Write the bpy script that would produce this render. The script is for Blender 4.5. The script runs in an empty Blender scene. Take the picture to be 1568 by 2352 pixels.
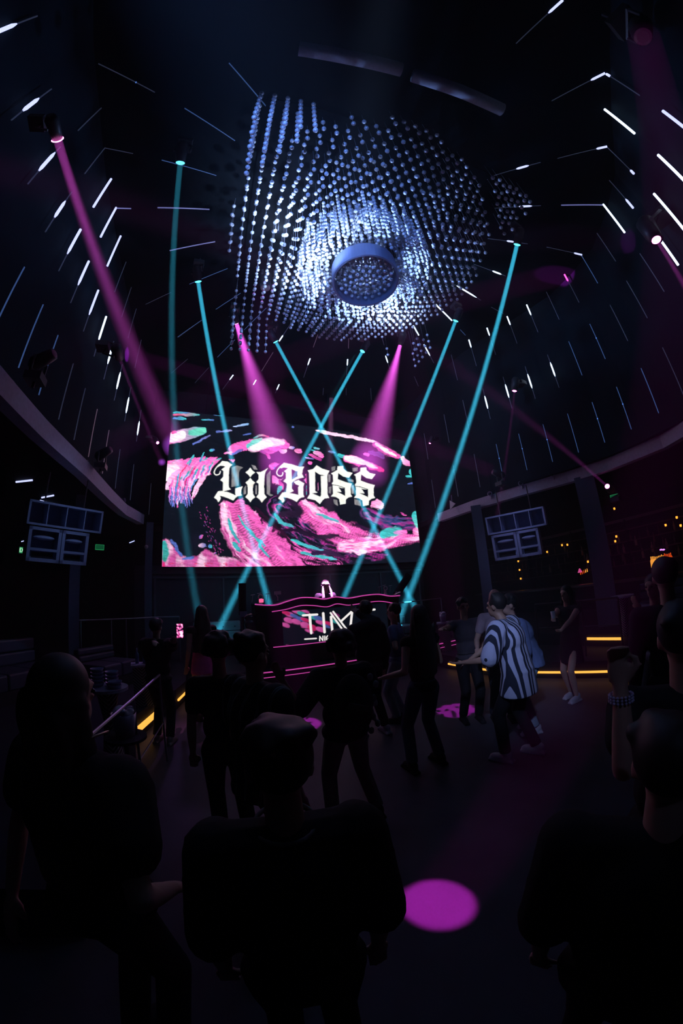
import bpy, bmesh, math, random
import numpy as np
from mathutils import Matrix, Vector, noise

scene = bpy.context.scene
col = scene.collection
R = math.radians
rnd = random.Random(7)
H = 1.95                       # eye height of the photographer's raised camera

# ---------------------------------------------------------------- camera: 12 mm stereographic fisheye, portrait
def basis(yaw=25.5, tilt=13.36, roll=-3.99):
    y, t, r = R(yaw), R(tilt), R(roll)
    fw = Vector((math.sin(y) * math.cos(t), math.cos(y) * math.cos(t), math.sin(t)))
    rt = Vector((math.cos(y), -math.sin(y), 0)); up = rt.cross(fw)
    return rt * math.cos(r) + up * math.sin(r), up * math.cos(r) - rt * math.sin(r), fw
CR, CU, CF = basis()
CP = Vector((0, 0, H))
def ray(px, py):
    u, v = px - 784.0, 1176.0 - py
    r = math.hypot(u, v) + 1e-9; th = 2 * math.atan(r / 1568.0)
    return CF * math.cos(th) + (CR * (u / r) + CU * (v / r)) * math.sin(th)
def PZ(px, py, z): d = ray(px, py); return CP + d * ((z - H) / d.z)
def PY(px, py, y): d = ray(px, py); return CP + d * (y / d.y)
def PX(px, py, x): d = ray(px, py); return CP + d * (x / d.x)
def PD(px, py, dist): return CP + ray(px, py) * dist
cd = bpy.data.cameras.new('camera'); cam = bpy.data.objects.new('camera', cd); col.objects.link(cam)
cd.type = 'PANO'; cd.panorama_type = 'FISHEYE_LENS_POLYNOMIAL'
cd.fisheye_polynomial_k0 = 0.0
cd.fisheye_polynomial_k1 = -0.08340785590257725; cd.fisheye_polynomial_k2 = 6.845948699964322e-06
cd.fisheye_polynomial_k3 = 5.323618342164234e-05; cd.fisheye_polynomial_k4 = -9.363173051542322e-07
cd.fisheye_fov = math.pi; cd.sensor_width = 36; cd.sensor_height = 24; cd.sensor_fit = 'AUTO'
cd.clip_start = 0.01
m = Matrix([[CR[i], CU[i], -CF[i]] for i in range(3)]).to_4x4(); m.translation = CP
cam.matrix_world = m; scene.camera = cam

vs = scene.view_settings
vs.view_transform = 'Standard'; vs.look = 'None'; vs.exposure = 0; vs.gamma = 1; vs.use_curve_mapping = False
cy = scene.cycles
cy.use_denoising = True; cy.denoiser = 'OPENIMAGEDENOISE'
cy.max_bounces = 4; cy.diffuse_bounces = 2; cy.glossy_bounces = 2; cy.transmission_bounces = 2; cy.transparent_max_bounces = 8
cy.volume_bounces = 0; cy.sample_clamp_indirect = 1.5; cy.sample_clamp_direct = 30
cy.use_adaptive_sampling = True; cy.adaptive_threshold = 0.05
cy.caustics_reflective = False; cy.caustics_refractive = False
cy.use_light_tree = True

# ---------------------------------------------------------------- materials
MATS = {}
def mat(name, color=(0.05, 0.05, 0.05), rough=0.6, metal=0.0, emit=None, strength=0.0, noise_amt=0.0, scale=8.0, spec=0.4, bump=0.0):
    if name in MATS: return MATS[name]
    m = bpy.data.materials.new(name); m.use_nodes = True
    nt = m.node_tree; b = nt.nodes['Principled BSDF']
    b.inputs['Base Color'].default_value = (*color, 1)
    b.inputs['Roughness'].default_value = rough; b.inputs['Metallic'].default_value = metal
    b.inputs['Specular IOR Level'].default_value = spec
    if noise_amt or bump:
        tc = nt.nodes.new('ShaderNodeTexCoord'); nz = nt.nodes.new('ShaderNodeTexNoise')
        nz.inputs['Scale'].default_value = scale; nz.inputs['Detail'].default_value = 4
        nt.links.new(tc.outputs['Object'], nz.inputs['Vector'])
        if noise_amt:
            mx = nt.nodes.new('ShaderNodeMix'); mx.data_type = 'RGBA'
            mx.inputs['A'].default_value = (*[c * (1 - noise_amt) for c in color], 1)
            mx.inputs['B'].default_value = (*[min(1, c * (1 + noise_amt)) for c in color], 1)
            nt.links.new(nz.outputs['Fac'], mx.inputs['Factor']); nt.links.new(mx.outputs['Result'], b.inputs['Base Color'])
        if bump:
            bp = nt.nodes.new('ShaderNodeBump'); bp.inputs['Strength'].default_value = bump
            nt.links.new(nz.outputs['Fac'], bp.inputs['Height']); nt.links.new(bp.outputs['Normal'], b.inputs['Normal'])
    if emit:
        b.inputs['Emission Color'].default_value = (*emit, 1); b.inputs['Emission Strength'].default_value = strength
    if emit:
        try: m.cycles.emission_sampling = 'NONE'
        except Exception: pass
    MATS[name] = m; return m

# ---------------------------------------------------------------- mesh builder
class MB:
    def __init__(s): s.v = []; s.f = []
    def add(s, vs_, fs): n = len(s.v); s.v += [tuple(v) for v in vs_]; s.f += [tuple(i + n for i in f) for f in fs]; return s
    def box(s, c, d, M=None):
        x, y, z = [k / 2 for k in d]
        p = [Vector((sx * x, sy * y, sz * z)) for sx in (-1, 1) for sy in (-1, 1) for sz in (-1, 1)]
        p = [(M @ q if M else q) + Vector(c) for q in p]
        return s.add(p, [(0, 1, 3, 2), (4, 6, 7, 5), (0, 4, 5, 1), (2, 3, 7, 6), (0, 2, 6, 4), (1, 5, 7, 3)])
    def tube(s, pts, r, n=8, r1=None, cap=True, flat=1.0, up=(0, 0, 1)):
        pts = [Vector(p) for p in pts]; rings = []
        k = len(pts)
        for i, p in enumerate(pts):
            t = (pts[min(i + 1, k - 1)] - pts[max(i - 1, 0)]).normalized()
            a = t.cross(Vector(up))
            if a.length < 1e-3: a = t.cross(Vector((1, 0, 0)))
            a.normalize(); b = a.cross(t)
            rr = r[i] if isinstance(r, (list, tuple)) else (r if r1 is None else r + (r1 - r) * i / max(1, k - 1))
            rings.append([p + a * rr * math.cos(2 * math.pi * j / n) + b * rr * flat * math.sin(2 * math.pi * j / n) for j in range(n)])
        base = len(s.v)
        for rg in rings: s.v += [tuple(q) for q in rg]
        for i in range(k - 1):
            for j in range(n):
                a0 = base + i * n + j; a1 = base + i * n + (j + 1) % n
                s.f.append((a0, a1, a1 + n, a0 + n))
        if cap:
            s.f.append(tuple(base + j for j in range(n))[::-1]); s.f.append(tuple(base + (k - 1) * n + j for j in range(n)))
        return s
    def lathe(s, prof, c=(0, 0, 0), n=16, M=None):
        base = len(s.v); k = len(prof)
        for (r, z) in prof:
            for j in range(n):
                q = Vector((r * math.cos(2 * math.pi * j / n), r * math.sin(2 * math.pi * j / n), z))
                s.v.append(tuple((M @ q if M else q) + Vector(c)))
        for i in range(k - 1):
            for j in range(n):
                a0 = base + i * n + j; a1 = base + i * n + (j + 1) % n
                s.f.append((a0, a1, a1 + n, a0 + n))
        return s
    def ell(s, c, r, n=12, m_=8, M=None):
        prof = [(max(1e-4, math.sin(math.pi * i / m_)), -math.cos(math.pi * i / m_)) for i in range(m_ + 1)]
        base = len(s.v)
        for (pr, pz) in prof:
            for j in range(n):
                q = Vector((pr * math.cos(2 * math.pi * j / n) * r[0], pr * math.sin(2 * math.pi * j / n) * r[1], pz * r[2]))
                s.v.append(tuple((M @ q if M else q) + Vector(c)))
        for i in range(m_):
            for j in range(n):
                a0 = base + i * n + j; a1 = base + i * n + (j + 1) % n
                s.f.append((a0, a1, a1 + n, a0 + n))
        return s
    def poly(s, pts, th, nrm):
        n = len(pts); nrm = Vector(nrm) * th; base = len(s.v)
        s.v += [tuple(p) for p in pts] + [tuple(Vector(p) + nrm) for p in pts]
        s.f.append(tuple(base + i for i in range(n))[::-1]); s.f.append(tuple(base + n + i for i in range(n)))
        for i in range(n): s.f.append((base + i, base + (i + 1) % n, base + n + (i + 1) % n, base + n + i))
        return s
    def mesh(s, name, m_=None, smooth=False):
        me = bpy.data.meshes.new(name); me.from_pydata(s.v, [], s.f); me.validate()
        if m_: me.materials.append(m_)
        if smooth: me.polygons.foreach_set('use_smooth', [True] * len(me.polygons))
        me.update(); return me
    def build(s, name, m_, parent=None, smooth=False, loc=None):
        o = bpy.data.objects.new(name, s.mesh(name, m_, smooth)); col.objects.link(o)
        if parent: o.parent = parent
        if loc is not None: o.location = loc
        return o
def tag(o, label=None, cat=None, group=None, kind=None):
    if label: o['label'] = label
    if cat: o['category'] = cat
    if group: o['group'] = group
    if kind: o['kind'] = kind
    return o
def empty(name, loc=(0, 0, 0), rz=0.0, rot=None):
    o = bpy.data.objects.new(name, None); col.objects.link(o); o.location = loc
    o.rotation_euler = rot if rot else (0, 0, rz); o.empty_display_size = .1; return o
def struct(name, mb, m_, **k): return tag(mb.build(name, m_, **k), kind='structure')
def copy_tree(o, parent=None):
    c = o.copy(); col.objects.link(c); c.parent = parent
    for ch in list(o.children): copy_tree(ch, c)
    return c
def aim(d, up=(0, 0, 1)):
    """matrix whose -Z looks along d"""
    return Vector(d).normalized().to_track_quat('-Z', 'Y').to_matrix().to_4x4()
def hull_obj(mb, name, m_, parent=None, voxel=0.012, smooth=2, sub=False):
    """merge overlapping closed shapes into one continuous skin"""
    me = mb.mesh(name + '_src'); o = bpy.data.objects.new('tmp', me); col.objects.link(o)
    r = o.modifiers.new('r', 'REMESH'); r.mode = 'VOXEL'; r.voxel_size = voxel; r.adaptivity = 0.0
    if smooth: s = o.modifiers.new('s', 'SMOOTH'); s.factor = 0.5; s.iterations = smooth
    dg = bpy.context.evaluated_depsgraph_get(); dg.update()
    nm = bpy.data.meshes.new_from_object(o.evaluated_get(dg)); nm.name = name
    bpy.data.objects.remove(o); bpy.data.meshes.remove(me)
    nm.materials.clear(); nm.materials.append(m_)
    nm.polygons.foreach_set('use_smooth', [True] * len(nm.polygons)); nm.update()
    ob = bpy.data.objects.new(name, nm); col.objects.link(ob)
    if parent: ob.parent = parent
    return ob

# ---------------------------------------------------------------- haze of the room
w = bpy.data.worlds.new('club_air'); scene.world = w; w.use_nodes = True
nt = w.node_tree; nt.nodes['Background'].inputs['Color'].default_value = (0, 0, 0, 1); nt.nodes['Background'].inputs['Strength'].default_value = 0
HAZE = 0.0070
vsn = nt.nodes.new('ShaderNodeVolumeScatter'); vsn.inputs['Color'].default_value = (.9, .95, 1, 1)
vsn.inputs['Density'].default_value = HAZE; vsn.inputs['Anisotropy'].default_value = 0.0
nt.links.new(vsn.outputs['Volume'], nt.nodes['World Output'].inputs['Volume'])

# ---------------------------------------------------------------- room shell
black = mat('black_paint', (.008, .010, .014), .85, spec=.04, noise_amt=.3)
wallm = mat('dark_drum_wall', (.010, .017, .025), .8, spec=.06, noise_amt=.3, scale=2)
fas = mat('fascia_grey', (.5, .52, .68), .7, noise_amt=.2, scale=20)
floorm = mat('dance_floor', (.05, .052, .066), .5, spec=.12, noise_amt=.35, scale=3, bump=.05)
ZB, ZT = 3.98, 8.8
struct('floor', MB().box((3, 6, -.05), (22, 26, .1)), floorm)
OUT = [(-2.6, -3.4), (-2.52, 0), (-2.45, 1.5), (-2.35, 2.5), (-2.28, 3.6), (-2.14, 5), (-2.03, 6.3), (-1.9, 7.8), (-1.74, 9.2), (-1.4, 10.7),
       (7.6, 10.7), (7.55, 8.8), (7.3, 7.0), (7.28, 5.9), (7.42, 4.65), (7.62, 3.7), (7.74, 2.7), (7.6, 1.9), (7.35, 1.1), (6.7, .3), (6.1, -.3), (5.0, -.98), (4.2, -1.55), (3.2, -2.4), (2.2, -3.4)]
OUT = [((x - .07) if x < 0 else (x + .07 if x > 5 else x), y) for x, y in OUT]
def wall_run(pts, z0, z1, th):
    mb = MB(); n = len(pts); c = Vector((2.6, 3.7))
    pv = [Vector(p) for p in pts]; off = []
    for i in range(n):
        a, b = pv[max(0, i - 1)], pv[min(n - 1, i + 1)]; t = (b - a).normalized(); nn = Vector((t.y, -t.x))
        if nn.dot(pv[i] - c) < 0: nn = -nn
        off.append(pv[i] + nn * th)
    for i in range(n - 1):
        q = [pv[i], pv[i + 1], off[i + 1], off[i]]
        vv = [(p.x, p.y, z) for z in (z0, z1) for p in q]
        mb.add(vv, [(0, 3, 2, 1), (4, 5, 6, 7), (0, 1, 5, 4), (1, 2, 6, 5), (2, 3, 7, 6), (3, 0, 4, 7)])
    return mb
struct('wall_left', wall_run(OUT[:10], ZB + .2, ZT, .15), wallm)
struct('wall_stage', wall_run(OUT[9:11], ZB + .2, ZT, .15), wallm)
struct('wall_right', wall_run(OUT[10:], ZB + .2, ZT, .15), wallm)
struct('wall_rear', wall_run([OUT[-1], OUT[0]], 0, ZT, .15), wallm)
struct('ceiling', MB().box((2.6, 3.7, ZT + .08), (12, 15, .16)), mat('ceiling_black', (.005, .007, .010), .9, spec=.02, noise_amt=.1))
# the balcony edge that runs round the drum
FL = [(-2.28, 0), (-2.24, 1.7), (-2.2, 3.0), (-2.05, 4.38), (-1.84, 5.84), (-1.72, 7.4), (-1.6, 8.6), (-1.3, 9.6)]
FR = [(7.62, 9.25), (7.32, 8.2), (7.3, 6.6), (7.5, 5.1), (7.85, 3.9), (7.98, 2.9), (7.8, 1.6), (7.2, .6)]
FL = [(x + .02, y) for x, y in FL]
# lower hall: outer walls, soffit under the balcony, lower back wall
struct('wall_lower_left', MB().box((-7.1, 5, 2), (.2, 20, 4.4)), black)
struct('wall_lower_right', MB().box((13.6, 5, 2), (.2, 20, 4.4)), black)
struct('wall_lower_back', MB().box((3.2, 12.2, 2), (20.8, .2, 4.4)), black)
struct('wall_lower_rear', MB().box((3.2, -4.5, 2), (20.8, .2, 4.4)), black)
struct('wall_behind_booth', MB().box((3.1, 9.85, 1.42), (9.2, .12, 2.84)).box((3.1, 9.72, 2.66), (9.2, .16, .1)), mat('back_panel', (.035, .045, .06), .6, noise_amt=.2))
struct('ceiling_left', MB().poly([(-7, -4.4, ZB + .05), (-2.3, -4.4, ZB + .05)] + [(x - .02, y, ZB + .05) for x, y in FL] + [(-1.3, 12.1, ZB + .05), (-7, 12.1, ZB + .05)], .15, (0, 0, 1)), black)
struct('ceiling_right', MB().poly([(13.5, 12.1, ZB + .05), (7.7, 12.1, ZB + .05), (7.7, 9.2, ZB + .05)] + [(x + .02, y, ZB + .05) for x, y in FR[1:]] + [(6.1, -.9, ZB + .05), (4.6, -2, ZB + .05), (4.6, -4.4, ZB + .05), (13.5, -4.4, ZB + .05)], .15, (0, 0, 1)), black)
def fascia(pts, lo, hi, name):
    struct(name, wall_run(pts, ZB - .06, ZB + .2, .2), fas)
fascia(FL[1:], 0, 0, 'trim_1'); fascia(FR[1:], 0, 0, 'trim_2')
# columns
colm = mat('column_paint', (.12, .14, .21), .85, spec=.08, noise_amt=.15, scale=30)
for i, (px, py, dep, wd) in enumerate(((170, 1380, 7.6, .2), (341, 1300, 9.7, .19), (1110, 1290, 9.7, .28), (1372, 1250, 8.9, .46))):
    d = ray(px, py); h = math.hypot(d.x, d.y); p = (d.x / h * dep, d.y / h * dep)
    a = math.atan2(p[0], p[1])
    M = Matrix.Rotation(-a, 3, 'Z')
    struct('column', MB().box((p[0], p[1], ZB / 2), (wd, wd, ZB - .02), M), colm)
# column fittings: small plates
def plate(px, py, dist, wd, ht, name, label, catg, m_):
    p = PD(px, py, dist); a = math.atan2(p.x, p.y)
    o = MB().box((0, 0, 0), (wd, .02, ht)).build(name, m_, loc=p); o.rotation_euler = (0, 0, -a)
    return tag(o, label, catg)
pale = mat('pale_plate', (.5, .5, .62), .6)
plate(1371, 1229, 8.72, .10, .11, 'wall_switch', 'small square pale plate on the broad right-hand column', 'switch plate', pale)
plate(1118, 1343, 9.6, .05, .11, 'wall_switch', 'small upright white plate low on the slim column beside the bald man', 'switch plate', pale)
# round dome lamp on the left column by the screen
dm = MB().ell((0, 0, 0), (.05, .05, .05), 12, 8).build('dome_camera', mat('grey_dome', (.45, .5, .55), .4), loc=PD(336, 1256, 9.45), smooth=True)
tag(dm, 'small round grey dome on the column left of the big screen', 'dome')
# door surround lines on the wall behind the booth
df = MB()
for x in (-.95, .9, 2.1, 4.1, 5.9, 7.5): df.box((x, 9.76, 1.25), (.05, .06, 2.5))
df.box((3.3, 9.76, 2.52), (8.6, .06, .05))
struct('trim_3', df, mat('panel_trim', (.10, .13, .16), .5))

WALL=[('RC', 4.46, -1.3, 7.82, (0, 0.12), 'v'),
('LB', -2.52, 0.88, 6.12, (0.42, 1), 'v'),
('LB', -2.41, 1.66, 6.12, (0.32, 0.77), 'v'),
('LB', -2.37, 2.38, 6.12, (0.15, 0.72), 'v'),
('LB', -2.29, 3.03, 6.12, (0.23, 0.7), 'v'),
('LB', -2.24, 3.66, 6.12, (0, 0.66), 'v'),
('LB', -2.19, 4.27, 6.12, (0, 0.64), 'v'),
('LB', -2.11, 4.91, 6.12, (0, 0.66), 'v'),
('LB', -2.05, 5.58, 6.12, (0, 0.68), 'w'),
('LB', -1.99, 6.31, 6.12, (0.02, 0.65), 'w'),
('LB', -1.9, 7.11, 6.12, (0.2, 0.73), 'w'),
('LB', -1.8, 8.06, 6.12, (0.28, 0.8), 'w'),
('LB', -1.64, 9.2, 6.12, (0.34, 0.84), 'w'),
('LC', -2.41, 2.45, 7.82, None, ''),
('LC', -2.36, 3.12, 7.82, None, ''),
('LC', -2.27, 3.7, 7.82, (0, 1), 'v'),
('LC', -2.2, 4.29, 7.82, (0, 1), 'v'),
('LC', -2.14, 4.94, 7.82, (0, 1), 'v'),
('LC', -2.06, 5.6, 7.82, None, ''),
('LC', -1.98, 6.33, 7.82, None, ''),
('LC', -1.9, 7.03, 7.82, None, ''),
('LC', -1.84, 8.22, 7.82, None, ''),
('LA', -2.27, 3.0, 4.43, None, 'b'),
('LA', -2.2, 3.6, 4.43, None, 'b'),
('LA', -2.15, 4.19, 4.43, None, 'b'),
('LA', -2.08, 4.85, 4.43, None, ''),
('LA', -2.04, 5.55, 4.43, None, ''),
('LA', -1.97, 6.26, 4.43, None, 'r'),
('LA', -1.9, 7.14, 4.43, None, 'r'),
('LA', -1.82, 8.14, 4.43, None, ''),
('LA', -1.61, 9.09, 4.43, None, ''),
('LA', -1.29, 10.64, 4.43, None, ''),
('RB', 4.35, -1.28, 6.12, (0, 1), 'v'),
('RB', 4.9, -0.9, 6.12, (0, 1), 'w'),
('RB', 5.48, -0.53, 6.12, (0, 1), 'w'),
('RB', 6.49, 0.25, 6.12, None, ''),
('RB', 6.05, -0.18, 6.12, (0, 1), 'w'),
('RC', 4.92, -0.91, 7.82, (0, 1), 'w'),
('RC', 5.56, -0.52, 7.82, (0.87, 1), 'v'),
('RC', 6.2, -0.15, 7.82, (0.68, 1), 'v'),
('RC', 6.59, 0.26, 7.82, (0, 1), 'w'),
('RC', 7.14, 0.78, 7.82, None, ''),
('RC', 7.38, 1.4, 7.82, None, 'b'),
('RB', 6.95, 0.78, 6.12, None, ''),
('RB', 7.32, 1.38, 6.12, None, ''),
('RB', 7.5, 2.02, 6.12, None, 's'),
('RB', 7.62, 2.7, 6.12, None, 'b'),
('RC', 7.55, 2.04, 7.82, (0, 0.27), 'p'),
('RC', 7.64, 2.71, 7.82, None, ''),
('RC', 7.55, 3.34, 7.82, (0, 0.42), 'w'),
('RC', 7.41, 3.96, 7.82, (0, 0.35), 'w'),
('RC', 7.24, 4.61, 7.82, (0, 0.32), 'w'),
('RC', 7.12, 5.27, 7.82, (0, 0.33), 'w'),
('RC', 7.1, 6.08, 7.82, None, ''),
('RB', 7.59, 3.34, 6.12, (0.22, 0.7), 'w'),
('RB', 7.47, 3.99, 6.12, (0.22, 0.72), 'w'),
('RB', 7.3, 4.63, 6.12, (0.22, 0.7), 'w'),
('RB', 7.2, 5.32, 6.12, (0.23, 0.7), 'w'),
('RB', 7.1, 6.06, 6.12, None, ''),
('RB', 7.15, 6.99, 6.12, None, ''),
('RA', 6.91, 0.77, 4.43, None, ''),
('RA', 7.25, 1.35, 4.43, None, 'b'),
('RA', 7.5, 2.02, 4.43, None, 's'),
('RA', 7.64, 2.7, 4.43, None, 's'),
('RA', 7.59, 3.34, 4.43, None, 'b'),
('RA', 7.5, 4.0, 4.43, None, 's'),
('RA', 7.35, 4.66, 4.43, None, 's'),
('RA', 7.28, 5.38, 4.43, None, 's'),
('RA', 7.2, 6.15, 4.43, None, ''),
('RA', 7.24, 7.08, 4.43, None, ''),
('RA', 7.47, 8.42, 4.43, None, ''),
('RB', 7.38, 8.34, 6.12, None, ''),
('RC', 7.49, 7.38, 7.82, (0.3, 1), 'p')]
CEIL=[(2.96, -0.64, 3.09, -1.53, (0.68, 1), 'v'),
(4.05, -0.36, 4.41, -1.27, (0.72, 1), 'v'),
(4.94, 0.28, 5.52, -0.51, (0.77, 1), 'v'),
(4.13, 1.32, 4.73, 0.54, (0.5, 0.78), 'v'),
(4.68, 1.78, 5.46, 1.17, (0.5, 0.82), 'v'),
(5.82, 0.89, 6.59, 0.27, (0, 1), 'd'),
(5.08, 2.41, 5.97, 2.0, (0.45, 0.66), 'v'),
(6.43, 1.79, 7.36, 1.39, (0.75, 1), 'v'),
(5.29, 3.11, 6.23, 2.96, (0.55, 0.88), 'w'),
(5.23, 3.82, 6.26, 3.89, (0.08, 0.88), 'w'),
(6.7, 3.93, 7.2, 3.93, None, ''),
(-1.57, 2.09, -2.44, 1.78, (0.33, 0.35), 'b'),
(-1.86, 3.16, -2.35, 3.12, None, ''),
(-1.89, 4.26, -2.2, 4.29, (0, 1), 'd'),
(-0.39, 3.29, -1.36, 3.2, None, 'b'),
(-0.4, 4.0, -1.38, 4.16, (0, 1), 'd'),
(-0.18, 4.71, -1.09, 5.13, (0, 1), 'd'),
(0.19, 5.34, -0.6, 5.98, None, 'b'),
(-0.21, 2.59, -1.09, 2.25, None, 'b'),
(0.17, 1.94, -0.58, 1.43, None, 'b'),
(-1.02, 6.32, -1.64, 6.82, None, ''),
(-0.21, 7.12, -0.81, 7.91, None, 'b'),
(-0.49, 8.83, -0.99, 9.66, None, ''),
(0.17, 9.13, -0.21, 10.06, None, ''),
(0.74, 5.81, 0.11, 6.65, None, 'b'),
(-0.22, 7.14, -0.79, 7.91, None, ''),
(1.32, 6.29, 0.94, 7.22, None, 'b'),
(0.76, 7.68, 0.38, 8.56, None, 'b'),
(1.93, 7.93, 1.81, 8.91, None, 'r'),
(0.97, 9.35, 0.74, 10.25, (0, 0.33), 'w'),
(1.74, 9.44, 1.69, 9.88, (0, 0.7), 'w'),
(2.54, 9.49, 2.55, 10.03, (0, 0.65), 'w'),
(2.08, 6.6, 1.97, 7.4, (0.66, 1), 'w'),
(2.91, 6.83, 2.98, 7.37, None, 'r'),
(3.79, 6.68, 3.97, 7.07, None, 'r'),
(3.07, 7.89, 3.2, 8.87, (0, 0.35), 'w'),
(4.17, 7.55, 4.49, 8.3, (0, 0.4), 'w'),
(4.06, 9.26, 4.2, 9.67, None, ''),
(4.81, 9.01, 5.0, 9.41, None, ''),
(5.63, 8.72, 6.03, 9.39, None, ''),
(5.15, 6.93, 5.66, 7.49, (0.02, 0.6), 'w'),
(5.21, 5.51, 5.58, 5.77, (0, 1), 'w'),
(4.63, 6.26, 4.89, 6.56, None, ''),
(5.98, 6.05, 6.83, 6.65, (0, 0.62), 'w'),
(7.38, 7.23, 8.26, 8.1, (0, 1), 'q'),
(7.12, 6.09, 8.24, 7.06, None, ''),
(5.29, 4.59, 6.07, 4.86, (0, 1), 'w'),
(6.68, 7.54, 7.17, 7.97, None, ''),
(6.55, 5.04, 6.85, 5.15, None, 'b')]

# ---------------------------------------------------------------- LED tubes on wall and ceiling
tube_dim = mat('tube_off', (.16, .17, .24), .4, emit=(.25, .33, .62), strength=.055)
tube_blue = mat('tube_faint_blue', (.1, .13, .25), .4, emit=(.12, .28, .8), strength=.22)
tube_red = mat('tube_faint_rose', (.1, .1, .2), .4, emit=(.5, .3, .45), strength=.16)
LIT = {'w': mat('led_white', (.5, .5, .5), .5, emit=(.62, .78, 1), strength=1.9), 'v': mat('led_violet_white', (.5, .5, .5), .5, emit=(.50, .55, 1), strength=1.5),
       'p': mat('led_pink', (.5, .3, .4), .5, emit=(1, .08, .35), strength=2.0), 'd': mat('led_soft', (.4, .4, .5), .5, emit=(.28, .3, .8), strength=.42),
       'q': mat('led_red', (.4, .2, .2), .5, emit=(1, .05, .12), strength=.45), 'b': mat('led_blue', (.2, .3, .5), .5, emit=(.1, .3, 1), strength=1.0)}
for k_ in ('d', 'q', 'b'): LIT[k_].cycles.emission_sampling = 'NONE' if hasattr(LIT[k_], 'cycles') else 'AUTO'
for m_ in (tube_dim, tube_blue, tube_red):
    try: m_.cycles.emission_sampling = 'NONE'
    except Exception: pass
ORD = ['first', 'second', 'third', 'fourth', 'fifth', 'sixth', 'seventh', 'eighth', 'ninth', 'tenth', 'eleventh', 'twelfth', 'thirteenth', 'fourteenth', 'fifteenth', 'sixteenth', 'seventeenth', 'eighteenth']
CN = {'w': 'white-lit', 'v': 'violet-white lit', 'p': 'pink-lit', 'd': 'softly lit', 'q': 'dim red', 'b': 'faint blue', 'r': 'dim rose', 's': 'faint blue', '': 'unlit', None: 'unlit'}
def led_tube(p0, p1, lit, c, wide, label, group):
    """p0..p1 run of the tube, lit=(a,b) share that glows"""
    p0, p1 = Vector(p0), Vector(p1); mid = (p0 + p1) / 2
    root = empty('led_tube', mid)
    body = tube_blue if c in ('b', 's') and not lit else (tube_red if c == 'r' else tube_dim)
    MB().tube([p0 - mid, p1 - mid], .0085, 6).build('housing', body, root)
    if lit:
        a, b = p0.lerp(p1, lit[0]) - mid, p0.lerp(p1, lit[1]) - mid; L = (b - a).length
        thin = c in ('d', 'q', 'b')
        r0 = .012 if thin else wide
        sh = lit[0] > .01; eh = lit[1] < .99; t0 = .22 if sh else .02; t1 = .78 if eh else .98
        MB().tube([a, a.lerp(b, t0), a.lerp(b, t1), b], [.004 if sh else r0, r0, r0, .004 if eh else r0], 8).build('glowing_section', LIT[c], root)
    elif c == 's':
        q = p0.lerp(p1, .42) - mid
        MB().ell(q, (.014, .014, .014), 8, 6).build('glowing_section', LIT['b'], root)
    tag(root, label, 'light tube', group)
ROWN = {'A': 'lowest', 'B': 'middle', 'C': 'top'}
for key in ('LA', 'LB', 'LC', 'RA', 'RB', 'RC'):
    run = [s for s in WALL if s[0] == key]
    run.sort(key=lambda s: -s[2])      # counted from the screen end
    for i, (k_, x, y, zb, lit, c) in enumerate(run):
        side = 'left' if k_[0] == 'L' else 'right'
        n = Vector((2.6 - x, 3.7 - y)).normalized() * .05
        x2, y2 = x + n.x * .3, y + n.y * .3
        led_tube((x2, y2, zb + .98), (x2, y2, zb), lit, c, .021,
                 '%s light tube, %s from the screen in the %s row, %s wall' % (CN[c] if (lit or c) else 'unlit', ORD[i], ROWN[k_[1]], side), 'upright light tubes of the %s wall' % side)
    # ceiling tubes, told apart by the way they point from the chandelier
cc = Vector((2.6, 3.7))
CEIL = [s for s in CEIL if not (s[0] > 7.1 and s[1] > 6)]
inner = [s for s in CEIL if (Vector(s[:2]) - cc).length < 4.2]; outer = [s for s in CEIL if s not in inner]
for nm, run in (('inner', inner), ('outer', outer)):
    run.sort(key=lambda s: -math.atan2((s[1] + s[3]) / 2 - 3.7, (s[0] + s[2]) / 2 - 2.6) % (2 * math.pi))
    for i, (x0, y0, x1, y1, lit, c) in enumerate(run):
        o_ = '%s of %s' % (i + 1, len(run))
        ordn = ORD[i % 14] if i < 14 else ('last but %s' % ['none', 'one', 'two', 'three', 'four', 'five', 'six', 'seven', 'eight', 'nine', 'ten', 'eleven', 'twelve', 'thirteen', 'fourteen'][len(run) - 1 - i] if i < len(run) - 1 else 'last')
        led_tube((x0, y0, ZT - .013), (x1, y1, ZT - .013), lit, c, .02,
                 '%s ceiling tube, %s clockwise in the %s ring round the chandelier' % (CN[c], ordn, nm), 'light tubes radiating on the ceiling')
# bright scraps of light under the left balcony
for j, (a, b, wd) in enumerate((((37, 1107), (74, 1103), .02), ((96, 1143), (123, 1138), .02), ((92, 1149), (130, 1160), .012), ((49, 1244), (66, 1239), .016), ((297, 1247), (309, 1242), .016))):
    A, B = PZ(a[0], a[1], 4.01), PZ(b[0], b[1], 4.01)
    if A.x < -6.9 or A.y > 12: A, B = PX(a[0], a[1], -6.97), PX(b[0], b[1], -6.97)
    if A.y > 12: A, B = PY(a[0], a[1], 12.08), PY(b[0], b[1], 12.08)
    led_tube(A, B, (0, 1), 'v', wd * .9, ['long', 'short', 'slim slanting', 'small', 'tiny'][j] + ' violet-white light tube under the left balcony, ' + ['highest', 'above the loudspeaker', 'along the loudspeaker top', 'beside the exit sign', 'nearest the screen'][j], 'light tubes under the left balcony')

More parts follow.
